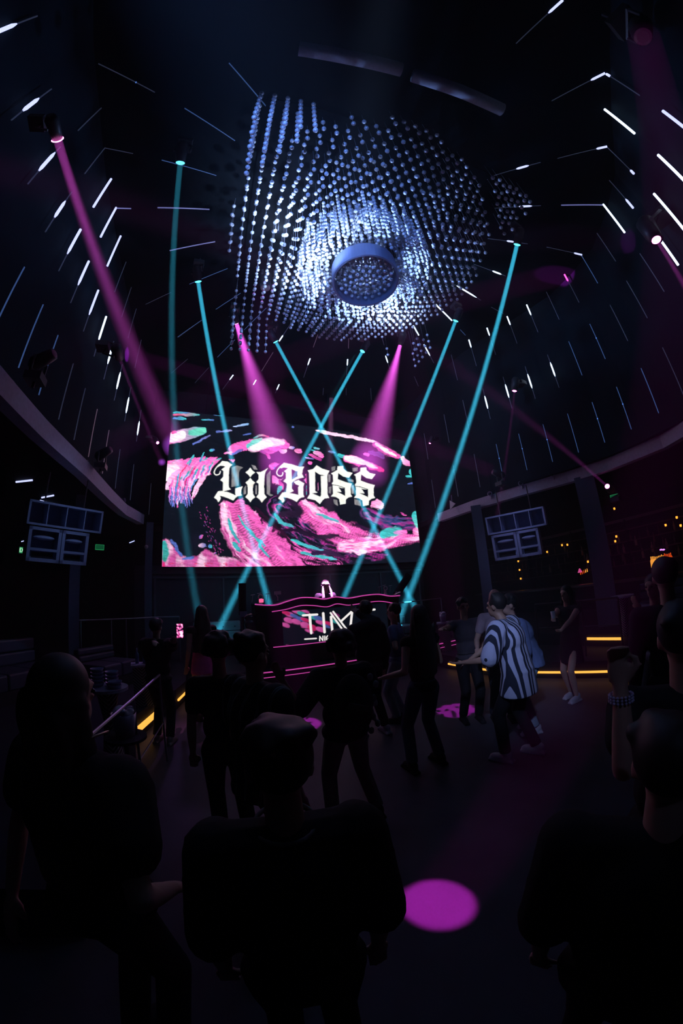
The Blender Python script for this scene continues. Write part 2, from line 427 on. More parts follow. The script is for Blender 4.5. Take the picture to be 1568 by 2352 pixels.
# ---------------------------------------------------------------- moving heads and their beams
bodym = mat('lamp_housing', (.05, .05, .06), .45, metal=.3)
def lens_mat(name, colr, st): return mat(name, (.1, .1, .1), .3, emit=colr, strength=st)
TEAL = (.04, .44, .64); PINK = (.9, .10, .75)
tl = lens_mat('lens_teal', (.08, .75, .9), 3.0); pl = lens_mat('lens_pink', (1, .16, .62), 9.0)
def moving_head(src, tgt, colr, lensm, watts, angle, label, group, s=1.0, blend=.15, radius=.02, mount='up', lens_r=.055, area=None):
    src, tgt = Vector(src), Vector(tgt); d = (tgt - src).normalized()
    root = empty('moving_head_light', src)
    back = src - d * .28 * s
    up = Vector((0, 0, 1)) if mount == 'up' else Vector(mount)
    yoke = back + up * .22 * s
    side = d.cross(up); side = side.normalized() if side.length > .05 else Vector((1, 0, 0))
    a = MB().tube([-d * .005, -d * .14 * s, -d * .30 * s, -d * .36 * s], [.075 * s, .09 * s, .1 * s, .06 * s], 14); a.build('lamp_head', bodym, root, True)
    pc = -d * .2 * s
    yk = MB()
    for sg in (-1, 1): yk.tube([pc + side * sg * .12 * s, pc + side * sg * .12 * s + up * .2 * s], .018 * s, 6)
    yk.tube([pc - side * .13 * s + up * .2 * s, pc + side * .13 * s + up * .2 * s], .022 * s, 6); yk.build('yoke', bodym, root)
    MB().box(pc + up * .27 * s, (.22 * s, .22 * s, .1 * s)).tube([pc + up * .3 * s, pc + up * (.62 if mount == 'up' else .40) * s], .02 * s, 6).build('base', bodym, root)
    Mq = d.to_track_quat('Z', 'Y').to_matrix()
    MB().lathe([(lens_r * s, 0), (lens_r * .7 * s, .012), (.0005, .016)], (0, 0, 0), 16, Mq).build('lens', lensm, root)
    if watts:
        if area:
            L = bpy.data.lights.new('beam', 'AREA'); L.shape = 'DISK'; L.size = area; L.spread = R(angle)
        else:
            L = bpy.data.lights.new('beam', 'SPOT'); L.spot_size = R(angle); L.spot_blend = blend; L.shadow_soft_size = radius
        L.energy = watts; L.color = colr
        lo = bpy.data.objects.new('beam', L); col.objects.link(lo); lo.matrix_world = Matrix.Translation(src + d * .03) @ aim(d)
    tag(root, label, 'stage light', group); return root

ZH = 8.15
heads = [  # source px, source z, target px, target y, which
    ((414, 374), 8.15, (461, 1440), 8.9, 'high on the left'),
    ((455, 647), 8.15, (620, 1396), 9.6, 'left of the chandelier, sloping to the booth'),
    ((633, 785), 8.15, (955, 1400), 9.6, 'under the chandelier, sloping to the right'),
    ((832, 807), 8.15, (500, 1452), 9.05, 'under the chandelier, sloping to the left sofa'),
    ((1046, 737), 8.15, (781, 1392), 9.6, 'at the lower right of the chandelier'),
    ((1187, 562), 8.15, (926, 1398), 8.8, 'right of the chandelier, the longest beam')]
TE = [24, 125, 135, 135, 125, 135]
for (s, z, t, ty, lb), W_ in zip(heads, TE):
    moving_head(PZ(s[0], s[1], z), PY(t[0], t[1], ty), TEAL, tl, W_, 1.5, 'moving head lamp throwing a thin teal beam, ' + lb, 'teal beam lamps round the chandelier', area=.09, lens_r=.07)
# magenta washes towards the screen top
moving_head(PZ(543, 743, 8.1), PY(650, 1075, 9.4), PINK, pl, 330, 20, 'moving head lamp with a wide magenta beam left of the screen middle', 'magenta lamps over the stage', area=.1)
moving_head(PZ(919, 791, 8.1), PY(848, 1060, 9.4), PINK, pl, 330, 20, 'moving head lamp with a wide magenta beam under the chandelier right side', 'magenta lamps over the stage', area=.1)
def inset(p, k=.12):
    p = Vector(p); n = Vector((2.6 - p.x, 3.7 - p.y, 0)).normalized(); return p + n * k
# magenta lamps on the walls
S = PX(132, 320, -1.85); moving_head(S, PD(300, 790, 7.0), PINK, pl, 28, 5.8, 'moving head lamp high on the left wall with a bright magenta beam', 'magenta lamps on the walls', area=.09, mount=(-1, 0, .3), lens_r=.09, s=.7)
S = PX(275, 823, -1.5); moving_head(S, PY(362, 1040, 9.9), PINK, pl, 1.6, 2.6, 'magenta moving head halfway along the left wall, beam pointing at the screen edge', 'magenta lamps on the walls', mount=(-1, 0, .3), area=.06)
S = PX(362, 1017, -1.1); moving_head(S, (2, 5, 1), PINK, pl, 0, 2.0, 'small magenta lamp beside the left edge of the screen', 'magenta lamps on the walls', mount=(-1, 0, .3), s=.8)
S = PX(1507, 551, 5.35); moving_head(S, PZ(1640, 790, 4.2), PINK, pl, 6, 4, 'large moving head at the right border with a magenta beam, its yoke in view', 'magenta lamps on the walls', mount=(.6, -.6, .6), s=1.5, lens_r=.05, area=.06)
S = PX(1181, 898, 7.0); moving_head(S, PX(1150, 1130, 6.7), PINK, pl, 1.6, 2.4, 'magenta moving head on the right wall above the loudspeakers, beam pointing down', 'magenta lamps on the walls', mount=(1, 0, .3), area=.06)
S = PX(987, 1018, 6.95); moving_head(S, PX(948, 1135, 6.4), PINK, pl, .3, 2.5, 'tiny magenta lamp right of the screen', 'magenta lamps on the walls', mount=(1, 0, .3), s=.7, lens_r=.045, area=.06)
S = PX(1394, 1117, 8.05); moving_head(S, PX(1215, 968, 4.4), PINK, pl, 1.6, 2.4, 'magenta lamp on top of the broad right column, beam rising to the left', 'magenta lamps under the balcony edge', mount=(.3, -.2, -1), area=.06)
S = PX(1097, 1205, 7.4); moving_head(S, PX(1030, 1165, 6.2), PINK, pl, .9, 2.6, 'magenta lamp on top of the slim right column, short beam to the left', 'magenta lamps under the balcony edge', mount=(.3, .1, -1), s=.8, area=.06)
# floor and wall gobo spots
gob = (1.0, .04, .85)
for (px, py, wd, W_, lb) in ((1005, 2075, .40, 1.9, 'nearest'), (1047, 1631, .62, 2.8, 'right hand'), (690, 1664, .62, 3.4, 'left hand')):
    t = PZ(px, py, 0.0); s = Vector({'nearest': (3.4, -1.6, 7.2), 'right hand': (t.x + .2, t.y + .3, 8.3), 'left hand': (t.x - .4, t.y + .3, 8.3)}[lb])
    moving_head(s, t, gob, lens_mat('lens_dark', (.5, .05, .4), .02), W_, .5, 'ceiling lamp casting the %s round magenta spot on the floor' % lb, 'spot lamps on the ceiling', area=wd * .97, s=1.5, lens_r=.07)
for (px, py, X_, wd, s, W_, lb) in ((298, 816, -1.9, .36, (6.4, 5.0, 4.4), 3.2, 'slim bright magenta patch on the left wall'), (1287, 632, 7.5, .6, (-1.5, 6.0, 4.5), 3.5, 'magenta patch on the right wall'), (1449, 555, 6.9, .5, (-1.7, 3.4, 4.5), .5, 'dim round patch beside the big lamp')):
    t = PX(px, py, X_); s = Vector(s)
    moving_head(s, t, gob, MATS['lens_dark'], W_, .6, 'dark lamp on the balcony edge casting the ' + lb, 'spot lamps on the balcony edge', area=wd * .95, mount=(0, 0, -1), s=.9)
ICE2 = (.22, .42, 1.0)

# ---------------------------------------------------------------- the bead chandelier
beadm = bpy.data.materials.new('clear_bead'); beadm.use_nodes = True
b = beadm.node_tree.nodes['Principled BSDF']
b.inputs['Base Color'].default_value = (.74, .80, .98, 1); b.inputs['Metallic'].default_value = .2; b.inputs['Roughness'].default_value = .3
stringm = mat('bead_string', (.12, .14, .2), .5)
root = empty('chandelier', (2.6, 3.72, ZT))
tag(root, 'huge round chandelier of glowing blue-white bead strings round a steel ring', 'chandelier')
def add_bead(mb, x, y, z, r=.037, n=9, k=6): mb.ell((x, y, z), (r, r, r), n, k)
a_ = R(-7.0); ca, sa = math.cos(a_), math.sin(a_)
strands = []; LMP = PZ(919, 791, 8.1)
rs = random.Random(3)
zc = -(ZT - (H + 5.42))         # lowest beads at the ring, relative to the ceiling
step = .195; n_ = 16
for i in range(-n_, n_ + 1):
    for j in range(-n_, n_ + 1):
        u, v = i * step, j * step
        x, y = u * ca - v * sa, u * sa + v * ca
        rho = math.hypot(x, y); sq = max(abs(u), abs(v))
        if rho < .66: continue
        if rho <= 2.58:
            zb = zc + .80 * (rho / 2.58) ** 1.6 + .30 * max(0, min(1, (1.25 - rho) / .4)); zt = -.32 - .1 * (rho < 1.2)
            zt = max(zb + .55, zt)
        elif sq <= 2.34 and rho > 2.72:
            if u < 0 and v < 0: zb, zt = -1.45, -.15
            elif u < 0 and v > 0: zb, zt = -1.5, -.35
            elif u > 0 and v < 0: zb, zt = -.75 - .12 * ((i + j) % 2), -.4
            else:
                zb, zt = -1.25 + .1 * (i % 3), -.7
                if math.hypot(x - (LMP.x - 2.6), y - (LMP.y - 3.72)) < .32: continue
        else: continue
        strands.append((x, y, zb, min(zt, -.1)))
for rr, nn in ((.70, 30), (.80, 30), (.92, 32), (1.05, 34), (1.2, 34)):
    for k in range(nn):
        t = 2 * math.pi * k / nn + rr * 3
        strands.append((rr * math.cos(t), rr * math.sin(t), zc + .06 + .28 * max(0, min(1, (1.2 - rr) / .4)) + .05 * (k % 2), zc + .8))
for rr, nn in ((.06, 3), (.17, 8), (.28, 13), (.39, 18), (.50, 22)):   # inside the ring
    for k in range(nn):
        t = 2 * math.pi * k / nn + rr * 5
        strands.append((rr * math.cos(t), rr * math.sin(t), zc + .10, -.6))
def strand_mesh(lst):
    mb = MB(); st = MB()
    for (x, y, zb, zt) in lst:
        dz_ = .115 if math.hypot(x, y) < 1.3 else .21
        edge_ = math.hypot(x, y) > 2.62
        if math.hypot(x, y) > 1.3 and not edge_: dz_ = .31
        k = max(1, int((zt - zb) / dz_)); ph = 0
        for q in range(k + 1):
            add_bead(mb, x, y, zb + q * dz_ + ph)
        mb.tube([(x, y, zb), (x, y, -.02)], .0022, 3, cap=False)
    return mb
# the hundred strings that show largest hang nearest the camera's side: parts of their own
cam_l = Vector((0, 0)) - Vector((2.6, 3.72))
strands.sort(key=lambda s: (Vector(s[:2]) - cam_l).length)
for s in strands[:100]: strand_mesh([s]).build('bead_string', beadm, root, True)
tag(strand_mesh(strands[100:]).build('bead_strings', beadm, root, True), kind='stuff')
ringm = mat('ring_steel', (.30, .38, .62), .42, metal=.6)
zr = zc - .02
MB().lathe([(.585, zr), (.62, zr), (.62, zr + .36), (.585, zr + .36), (.585, zr)], (0, 0, 0), 64).build('steel_ring', ringm, root, False)
MB().box((0, 0, -.04), (4.5, 4.5, .05), Matrix.Rotation(a_, 3, 'Z')).build('canopy', mat('canopy_black', (.003, .004, .006), .9, spec=.02), root)
for t in (0, 1.57, 3.14, 4.71): MB().tube([(.6 * math.cos(t), .6 * math.sin(t), zr + .3), (.6 * math.cos(t), .6 * math.sin(t), -.02)], .004, 4).build('ring_cable', stringm, root)
def pt(loc, W, c, r=.1, tp='POINT', tgt=None, ang=40, blend=.3):
    if tp == 'SPOT' and ang <= 60:      # narrow lamps: a small disc with a tight spread
        L = bpy.data.lights.new('lamp', 'AREA'); L.shape = 'DISK'; L.size = max(.04, r * 2); L.spread = R(ang); tp = 'DISC'; W = W * (1 - math.cos(R(ang) / 2)) / 2 * 1.6
    else: L = bpy.data.lights.new('lamp', tp)
    L.energy = W; L.color = c; L.shadow_soft_size = r
    if tp == 'SPOT': L.spot_size = R(ang); L.spot_blend = blend
    o = bpy.data.objects.new('lamp', L); col.objects.link(o); o.location = loc
    if tgt is not None: o.matrix_world = Matrix.Translation(Vector(loc)) @ aim(Vector(tgt) - Vector(loc))
    return o
CH = Vector((2.6, 3.72, 0)); ICE = (.30, .48, 1.0)
# spots on the steel ring shine up and outwards through the strings
zr_w = ZT + zr + .12
for k in range(6):
    t = k * math.pi / 3 + .35
    q = CH + Vector((.66 * math.cos(t), .66 * math.sin(t), zr_w))
    pt(q, 130, ICE, .03, 'SPOT', q + Vector((math.cos(t), math.sin(t), .38)), 105, .5)
pt(CH + Vector((0, 0, zr_w + .35)), 30, ICE, .05, 'SPOT', CH + Vector((0, 0, ZT)), 150)

# added lamps that brighten the beads from below; pods and rods are made up
ICE3 = (.50, .66, 1.0)
for (x, y, z, W_) in ((.8, 3.3, 7.42, 150), (1.2, 4.3, 7.3, 110), (1.9, 2.75, 7.2, 22), (1.65, 3.55, 7.15, 130), (3.4, 4.45, 7.2, 130), (4.0, 4.6, 7.45, 110)):
    q = Vector((x, y, z)) - Vector(root.location)
    MB().tube([q, q + Vector((0, 0, -z + ZT))], .004, 4).lathe([(.0005, -.03), (.02, -.03), (.02, .0), (.0005, .0)], q, 10).build('added_bead_lamp', stringm, root)
    pt((x, y, z + .03), W_, ICE3, .02, 'SPOT', (x, y, z + 2), 128, .8)
pt((-2.0, -1.6, 5.0), 520, (.16, .34, 1.0), .05, 'SPOT', (2.0, 3.8, 7.9), 38, .6)  # this and the next two: added out-of-view lamps flooding the chandelier, no fixtures
pt((4.6, -1.4, 5.4), 420, (.16, .34, 1.0), .05, 'SPOT', (3.0, 3.6, 8.0), 38, .6)
pt((-.4, -1.8, 3.4), 800, (.35, .52, 1.0), .02, 'SPOT', PZ(800, 590, 7.5), 9, .5)

# ---------------------------------------------------------------- LED walls: each cell of the panel carries its own colour
def project(P):
    """points (n,3) -> photo pixels, used to lay the picture out on the panel"""
    d = P - np.array(CP); d /= np.linalg.norm(d, axis=1)[:, None]
    c = d @ np.array(CF); a = d @ np.array(CR); b = d @ np.array(CU)
    h = np.hypot(a, b) + 1e-9; r = 1568 * np.tan(np.arccos(np.clip(c, -1, 1)) / 2)
    return 784 + r * a / h, 1176 - r * b / h
def sstep(a, b, x): t = np.clip((x - a) / (b - a), 0, 1); return t * t * (3 - 2 * t)
_rg = np.random.RandomState(5); _T = _rg.rand(256, 256)
def vn(x, y):
    xi = np.floor(x).astype(int); yi = np.floor(y).astype(int); fx = x - xi; fy = y - yi
    fx = fx * fx * (3 - 2 * fx); fy = fy * fy * (3 - 2 * fy)
    g = lambda a, b: _T[a % 256, b % 256]
    return (g(xi, yi) * (1 - fx) + g(xi + 1, yi) * fx) * (1 - fy) + (g(xi, yi + 1) * (1 - fx) + g(xi + 1, yi + 1) * fx) * fy
def fbm(x, y, o=3):
    s = 0; a = .5
    for _ in range(o): s = s + a * vn(x, y); x = x * 2.03 + 17; y = y * 2.03 + 5; a *= .5
    return s / (1 - .5 ** o)
def inpoly(X, Y, pts):
    ins = np.zeros(X.shape, bool); n = len(pts)
    for i in range(n):
        x0, y0 = pts[i]; x1, y1 = pts[(i + 1) % n]
        if y0 == y1: continue
        c = ((y0 > Y) != (y1 > Y)) & (X < (x1 - x0) * (Y - y0) / (y1 - y0) + x0)
        ins ^= c
    return ins
def pdist(X, Y, pts):
    """distance to a polyline, arc position (0..1), signed side"""
    best = np.full(X.shape, 1e9); T = np.zeros(X.shape); S = np.zeros(X.shape); ln = [0]
    for i in range(len(pts) - 1): ln.append(ln[-1] + math.hypot(pts[i + 1][0] - pts[i][0], pts[i + 1][1] - pts[i][1]))
    for i in range(len(pts) - 1):
        (x0, y0), (x1, y1) = pts[i], pts[i + 1]; dx, dy = x1 - x0, y1 - y0; L2 = dx * dx + dy * dy
        t = np.clip(((X - x0) * dx + (Y - y0) * dy) / L2, 0, 1)
        d = np.hypot(X - x0 - t * dx, Y - y0 - t * dy); m = d < best
        best[m] = d[m]; T[m] = ((ln[i] + t * math.sqrt(L2)) / ln[-1])[m]; S[m] = (np.sign(dx * (Y - y0) - dy * (X - x0)) * d)[m]
    return best, T, S, ln[-1]
def smooth_line(pts, n=24):
    P = [Vector((*p, 0)) for p in pts]; P = [P[0]] + P + [P[-1]]; out = []
    for i in range(1, len(P) - 2):
        for k in range(n):
            t = k / n; p0, p1, p2, p3 = P[i - 1:i + 3]
            q = .5 * ((2 * p1) + (p2 - p0) * t + (2 * p0 - 5 * p1 + 4 * p2 - p3) * t * t + (3 * p1 - p0 - 3 * p2 + p3) * t ** 3); out.append((q.x, q.y))
    out.append(tuple(P[-1][:2])); return out
PK = np.array((.92, .13, .52)); HOT = np.array((1.0, .62, .86)); WH = np.array((1, .9, .95)); CY = np.array((.05, .5, .52)); BL = np.array((.10, .16, .55)); DP = np.array((.35, .02, .22)); RD = np.array((.85, .03, .2))
def mixc(a, b, t): return a * (1 - t[..., None]) + b * t[..., None]
class Paint:
    def __init__(s, X, Y): s.X, s.Y = X, Y; s.C = np.zeros(X.shape + (3,)) + np.array((.0035, .006, .012))
    def over(s, colr, al): al = np.clip(al, 0, 1)[..., None]; s.C = s.C * (1 - al) + colr * al
    def stroke(s, pts, w, c0, c1=None, edge=2.5, w1=None, fray=0.0, taper=True, core=None):
        pts = smooth_line(pts, 6) if len(pts) > 2 else pts
        d, T, S, L = pdist(s.X, s.Y, pts); w1 = w if w1 is None else w1
        ww = w + (w1 - w) * T
        if taper: ww = ww * np.sqrt(np.clip(4 * T * (1 - T), 0, 1)) ** .7
        if fray: ww = ww * (1 - fray + 2 * fray * fbm(T * L / 14, S / 4 + 9))
        al = sstep(edge, -edge * .3, d - ww)
        cc = mixc(np.array(c0), np.array(c1 if c1 is not None else c0), T)
        if core is not None: cc = mixc(cc, np.array(core), sstep(.9, .1, d / (ww + 1e-3)))
        s.over(cc, al * sstep(1.5, 5, ww + 3))
    def ribbon(s, pts, hw, cols, fx=30., fy=7., thr=.42, soft=.2, ripple=0, rp=9., dark=.0, seed=0, al=1.0, edge=10, mask=None):
        pts = smooth_line(pts, 8); d, T, S, L = pdist(s.X, s.Y, pts)
        W = np.interp(T, np.linspace(0, 1, len(hw)), hw)
        n1 = fbm(T * L / fx + seed, S / fy + seed * 3.7, 4); n2 = fbm(T * L / (fx * 2.2) + seed + 40, S / (fy * 3) + 11, 3)
        W2 = W * (.78 + .5 * fbm(T * L / 22 + seed, np.sign(S) * 3. + seed, 3))
        a = sstep(edge, -edge, d - W2)
        inten = sstep(thr - soft, thr + soft, n1 * .65 + n2 * .35)
        if ripple:
            ph = T * L / rp * 6.283 + 5 * fbm(S / 16 + seed, T * L / 40, 2) + S * .12
            inten = inten * (1 - ripple * sstep(.1, .9, .5 + .5 * np.sin(ph)) * sstep(.75, .35, n2))
        cc = mixc(np.array(cols[0]), np.array(cols[1]), sstep(.35, .75, n1)); cc = mixc(cc, np.array(cols[2]), sstep(.62, .85, n2 * .6 + n1 * .4))
        m = np.ones(s.X.shape) if mask is None else mask
        s.over(cc * (1 - dark), a * inten * al * m)
def build_panel(name, origin, ux, uz, nu, nv, colors, strength, parent):
    """grid of emissive cells; colors (nv,nu,3)"""
    o = np.array(origin); ux = np.array(ux); uz = np.array(uz)
    I, J = np.meshgrid(np.arange(nu + 1), np.arange(nv + 1))
    V = o + (I.reshape(-1, 1) / nu) * ux + (J.reshape(-1, 1) / nv) * uz
    a = (np.arange(nv)[:, None] * (nu + 1) + np.arange(nu)[None]).reshape(-1)
    F = np.stack([a, a + 1, a + nu + 2, a + nu + 1], 1)
    me = bpy.data.meshes.new(name); me.vertices.add(len(V)); me.vertices.foreach_set('co', V.reshape(-1))
    me.loops.add(F.size); me.loops.foreach_set('vertex_index', F.reshape(-1)); me.polygons.add(len(F))
    me.polygons.foreach_set('loop_start', np.arange(0, F.size, 4)); me.polygons.foreach_set('loop_total', np.full(len(F), 4)); me.update(); me.validate()
    at = me.color_attributes.new('cell', 'FLOAT_COLOR', 'CORNER')
    c4 = np.ones((len(F), 4, 4)); c4[:, :, :3] = colors.reshape(-1, 1, 3); at.data.foreach_set('color', c4.reshape(-1))
    m_ = bpy.data.materials.new(name + '_cells'); m_.use_nodes = True; nt = m_.node_tree; b = nt.nodes['Principled BSDF']
    b.inputs['Base Color'].default_value = (.003, .003, .004, 1); b.inputs['Roughness'].default_value = .9; b.inputs['Specular IOR Level'].default_value = 0
    an = nt.nodes.new('ShaderNodeVertexColor'); an.layer_name = 'cell'; nt.links.new(an.outputs['Color'], b.inputs['Emission Color']); b.inputs['Emission Strength'].default_value = strength
    try: m_.cycles.emission_sampling = 'NONE'
    except Exception: pass
    me.materials.append(m_); ob = bpy.data.objects.new(name, me); col.objects.link(ob); ob.parent = parent; return ob

# ---- main screen -------------------------------------------------
SY = 9.5
p_bl, p_br, p_tl = PY(372, 1301, SY), PY(967, 1290.5, SY), PY(397, 945, SY)
x0, x1 = p_bl.x, p_br.x; z0, z1 = (p_bl.z + p_br.z) / 2, p_tl.z
NU, NV = 440, 250
gx = x0 + (np.arange(NU) + .5) / NU * (x1 - x0); gz = z0 + (np.arange(NV) + .5) / NV * (z1 - z0)
GX, GZ = np.meshgrid(gx, gz)
def art(GX, GZ):
    PXX, PYY = project(np.stack([GX.ravel(), np.full(GX.size, SY), GZ.ravel()], 1))
    X = ((PXX - 340) / .43367).reshape(GX.shape); Y = ((PYY - 900) / .43367).reshape(GX.shape)
    wx = 16 * (fbm(X / 34, Y / 20, 3) - .5); wy = 13 * (fbm(X / 30 + 50, Y / 16 + 9, 3) - .5)
    p = Paint(X + wx, Y + wy)
    # thin dashes high up
    for pts, w_, a, b_ in (([(128, 112), (228, 111)], 5, CY, BL), ([(130, 126), (272, 122)], 6, RD, CY), ([(128, 142), (205, 146)], 6, BL, CY), ([(330, 92), (372, 91)], 2, RD, CY),
            ([(385, 103), (430, 100), (488, 95)], 6, HOT, BL), ([(565, 107), (640, 103), (742, 107)], 6, (.9, .3, .6), (.3, .3, .8)), ([(282, 149), (350, 150)], 4, CY, BL), ([(345, 120), (400, 121)], 4, BL, CY),
            ([(450, 186), (532, 174)], 4, (.4, .5, .8), (.2, .4, .7)), ([(360, 213), (445, 205)], 4, BL, (.3, .3, .6)), ([(235, 282), (280, 258), (332, 233)], 4, BL, (.2, .2, .5)), ([(500, 231), (545, 224)], 3, BL, BL),
            ([(1208, 148), (1234, 150)], 4, (.5, .4, .8), BL), ([(1010, 135), (1040, 150)], 5, (.12, .05, .2), (.1, .05, .2)), ([(1075, 140), (1120, 150)], 5, (.12, .05, .2), (.1, .05, .2)),
            ([(555, 250), (590, 235), (640, 240)], 4, CY, RD), ([(325, 318), (350, 308)], 5, CY, BL), ([(1335, 232), (1350, 240)], 5, (.3, .3, .7), BL), ([(1308, 236), (1320, 240)], 4, (.5, .2, .5), BL),
            ([(760, 185), (772, 190)], 3, BL, BL), ([(870, 298), (902, 303)], 4, CY, (.3, .6, .8)), ([(862, 312), (890, 318)], 3, CY, CY), ([(690, 318), (732, 314)], 11, (.7, .15, .5), HOT), ([(740, 297), (776, 299)], 8, HOT, BL),
            ([(772, 316), (812, 318)], 10, (.9, .25, .5), (.7, .15, .5)), ([(872, 322), (900, 330), (925, 350)], 12, (.8, .4, .7), PK), ([(830, 350), (872, 357)], 4, (.5, .3, .7), BL), ([(850, 332), (915, 365)], 5, PK, DP),
            ([(845, 375), (865, 382)], 5, PK, PK), ([(955, 318), (985, 322)], 4, (.2, .3, .5), BL), ([(1160, 320), (1215, 330), (1250, 350)], 12, (.12, .05, .25), (.1, .04, .2)), ([(1215, 300), (1270, 318), (1300, 350)], 14, (.16, .06, .3), (.1, .04, .2))):
        p.stroke(pts, w_, a, b_, edge=3, core=None, fray=.25)
    # green tipped leaf at the left
    p.stroke([(85, 262), (130, 248), (200, 228), (312, 206)], 34, PK, CY, edge=4, w1=26, core=None); p.stroke([(95, 258), (150, 240), (200, 226)], 22, HOT, WH, edge=8); p.stroke([(215, 222), (312, 207)], 16, (.1, .5, .4), (.15, .7, .5), edge=6)
    p.stroke([(128, 222), (155, 212)], 6, RD, PK)
    # upper crest
    p.stroke([(428, 328), (460, 300), (520, 285), (600, 283), (680, 278), (745, 290)], 24, PK, PK, edge=5, w1=30, fray=.3); p.stroke([(525, 300), (590, 285), (650, 268), (720, 272)], 26, HOT, HOT, edge=10, w1=18); p.stroke([(540, 300), (600, 284), (660, 272)], 16, WH, WH, edge=10)
    p.stroke([(520, 300), (545, 275), (600, 255)], 9, CY, (.3, .7, .6), edge=6); p.stroke([(590, 318), (640, 322), (700, 300)], 9, (.3, .05, .3), PK, edge=6); p.stroke([(620, 325), (648, 356)], 6, DP, PK); p.stroke([(400, 327), (440, 318)], 5, PK, HOT)
    p.stroke([(440, 330), (480, 315), (500, 310)], 6, BL, (.2, .1, .4))
    # right arc
    p.stroke([(885, 208), (960, 222), (1050, 236), (1130, 254), (1190, 268), (1250, 305), (1310, 342), (1345, 352)], 7, HOT, HOT, edge=4, fray=.5); p.stroke([(1190, 272), (1250, 312), (1330, 348)], 16, (.5, .08, .35), PK, edge=8, fray=.4); p.stroke([(1200, 275), (1260, 315), (1310, 343)], 7, HOT, WH, edge=4)
    p.stroke([(1340, 345), (1360, 372), (1398, 388)], 12, HOT, PK, edge=4); p.stroke([(905, 212), (940, 214)], 6, CY, WH); p.stroke([(1392, 425), (1412, 465)], 12, CY, (.1, .6, .6), taper=False); p.stroke([(1360, 448), (1405, 452)], 5, CY, CY); p.stroke([(1372, 485), (1408, 482)], 4, BL, BL)
    # hot patch over the last letters
    p.stroke([(1000, 330), (1040, 345)], 9, CY, CY); p.stroke([(1030, 350), (1090, 365), (1160, 392), (1250, 418)], 26, PK, RD, edge=5, w1=12); p.stroke([(1035, 350), (1090, 362), (1150, 382), (1210, 405)], 18, WH, HOT, edge=8, w1=6); p.stroke([(1140, 330), (1170, 338)], 8, PK, PK)
    # feathers sweeping down at the left
    rs_ = random.Random(4)
    for k in range(30):
        t = k / 29; sx = 140 + 300 * t; sy = 372 - 26 * math.sin(t * 3) + rs_.uniform(-6, 6)
        ex = 92 + 150 * t + rs_.uniform(-10, 10); ey = 470 + 160 * math.sin(min(1, t * 1.35) * 2.2) * (1 - .35 * t) + rs_.uniform(-18, 18)
        mx_, my = (sx * .55 + ex * .45) - 26, (sy * .6 + ey * .4) - 14
        c0, c1 = (PK, HOT) if k % 3 else (PK, PK)
        if k % 7 == 3: c0, c1 = CY, BL
        p.stroke([(sx, sy), (mx_, my), (ex, ey)], 9 - 3 * t, c0, c1, edge=3, w1=4, fray=.45)
    p.stroke([(98, 400), (140, 405), (200, 380)], 26, HOT, PK, edge=8); p.stroke([(90, 470), (110, 430), (160, 400)], 24, WH, HOT, edge=10); p.stroke([(92, 520), (130, 450), (230, 385)], 10, HOT, PK, edge=5)
    for k in range(16):
        x_ = 250 + 12 * k; p.stroke([(x_ + 22, 372 - k), (x_ - 4, 415), (x_ - 18, 470 - 4 * k)], 7, PK, HOT if k % 2 else PK, edge=3, fray=.4)
    for (a_x, a_y) in ((250, 430), (205, 440), (170, 470), (290, 410), (330, 395), (230, 360), (285, 345)): p.stroke([(a_x + 14, a_y - 22), (a_x, a_y), (a_x - 16, a_y + 34)], 4, CY, BL, edge=2)
    p.stroke([(205, 385), (175, 440), (150, 560)], 3, RD, RD, edge=2); p.stroke([(255, 400), (200, 480), (172, 570)], 3, RD, DP, edge=2)
    for k in range(11):
        x_ = 112 + 11 * k; p.stroke([(x_, 500), (x_ + 3, 560), (x_ + 10, 600 + 14 * math.sin(k))], 3, BL if k % 2 else PK, BL, edge=2, fray=.6)
    # pink scraps between L and B
    p.stroke([(640, 400), (670, 395), (700, 396)], 14, PK, PK, fray=.4, edge=4); p.stroke([(645, 460), (700, 470), (740, 440)], 20, PK, HOT, fray=.4, edge=5); p.stroke([(690, 470), (715, 520)], 8, DP, PK); p.stroke([(665, 400), (690, 440)], 6, BL, CY)
    p.stroke([(830, 440), (855, 500), (840, 560)], 26, PK, PK, fray=.5, edge=5); p.stroke([(890, 480), (905, 540)], 18, PK, HOT, fray=.5, edge=5); p.stroke([(825, 470), (840, 560)], 5, CY, CY)
    # the two big waves below the lettering
    p.ribbon([(690, 610), (800, 700), (930, 790), (1100, 845), (1260, 860)], [60, 85, 80, 60, 20], (BL * .5, DP, PK), fx=34, fy=7, thr=.56, soft=.14, ripple=.6, rp=15, seed=5, edge=8)
    p.ribbon([(440, 575), (480, 680), (570, 800), (720, 930)], [62, 92, 108, 100], (PK, PK, HOT), fx=60, fy=13, thr=.28, soft=.14, ripple=.5, rp=14, seed=2, edge=5)
    p.ribbon([(400, 600), (425, 720), (500, 850), (600, 930)], [18, 40, 42, 40], (PK, HOT, WH), fx=70, fy=9, thr=.42, soft=.14, seed=7, edge=6)
    p.ribbon([(610, 690), (700, 790), (840, 880), (1000, 920)], [10, 40, 48, 30], (DP, PK, HOT), fx=40, fy=6, thr=.48, soft=.12, ripple=.7, rp=10, seed=13, edge=6)
    p.ribbon([(800, 560), (860, 640), (1000, 735), (1200, 790), (1460, 775)], [34, 66, 62, 40, 16], (PK, PK, HOT), fx=55, fy=10, thr=.36, soft=.14, ripple=.5, rp=12, seed=11, edge=6)
    p.ribbon([(830, 575), (900, 650), (1010, 700), (1060, 740)], [16, 34, 26, 8], (PK, HOT, WH), fx=60, fy=10, thr=.36, soft=.16, seed=3, edge=8)
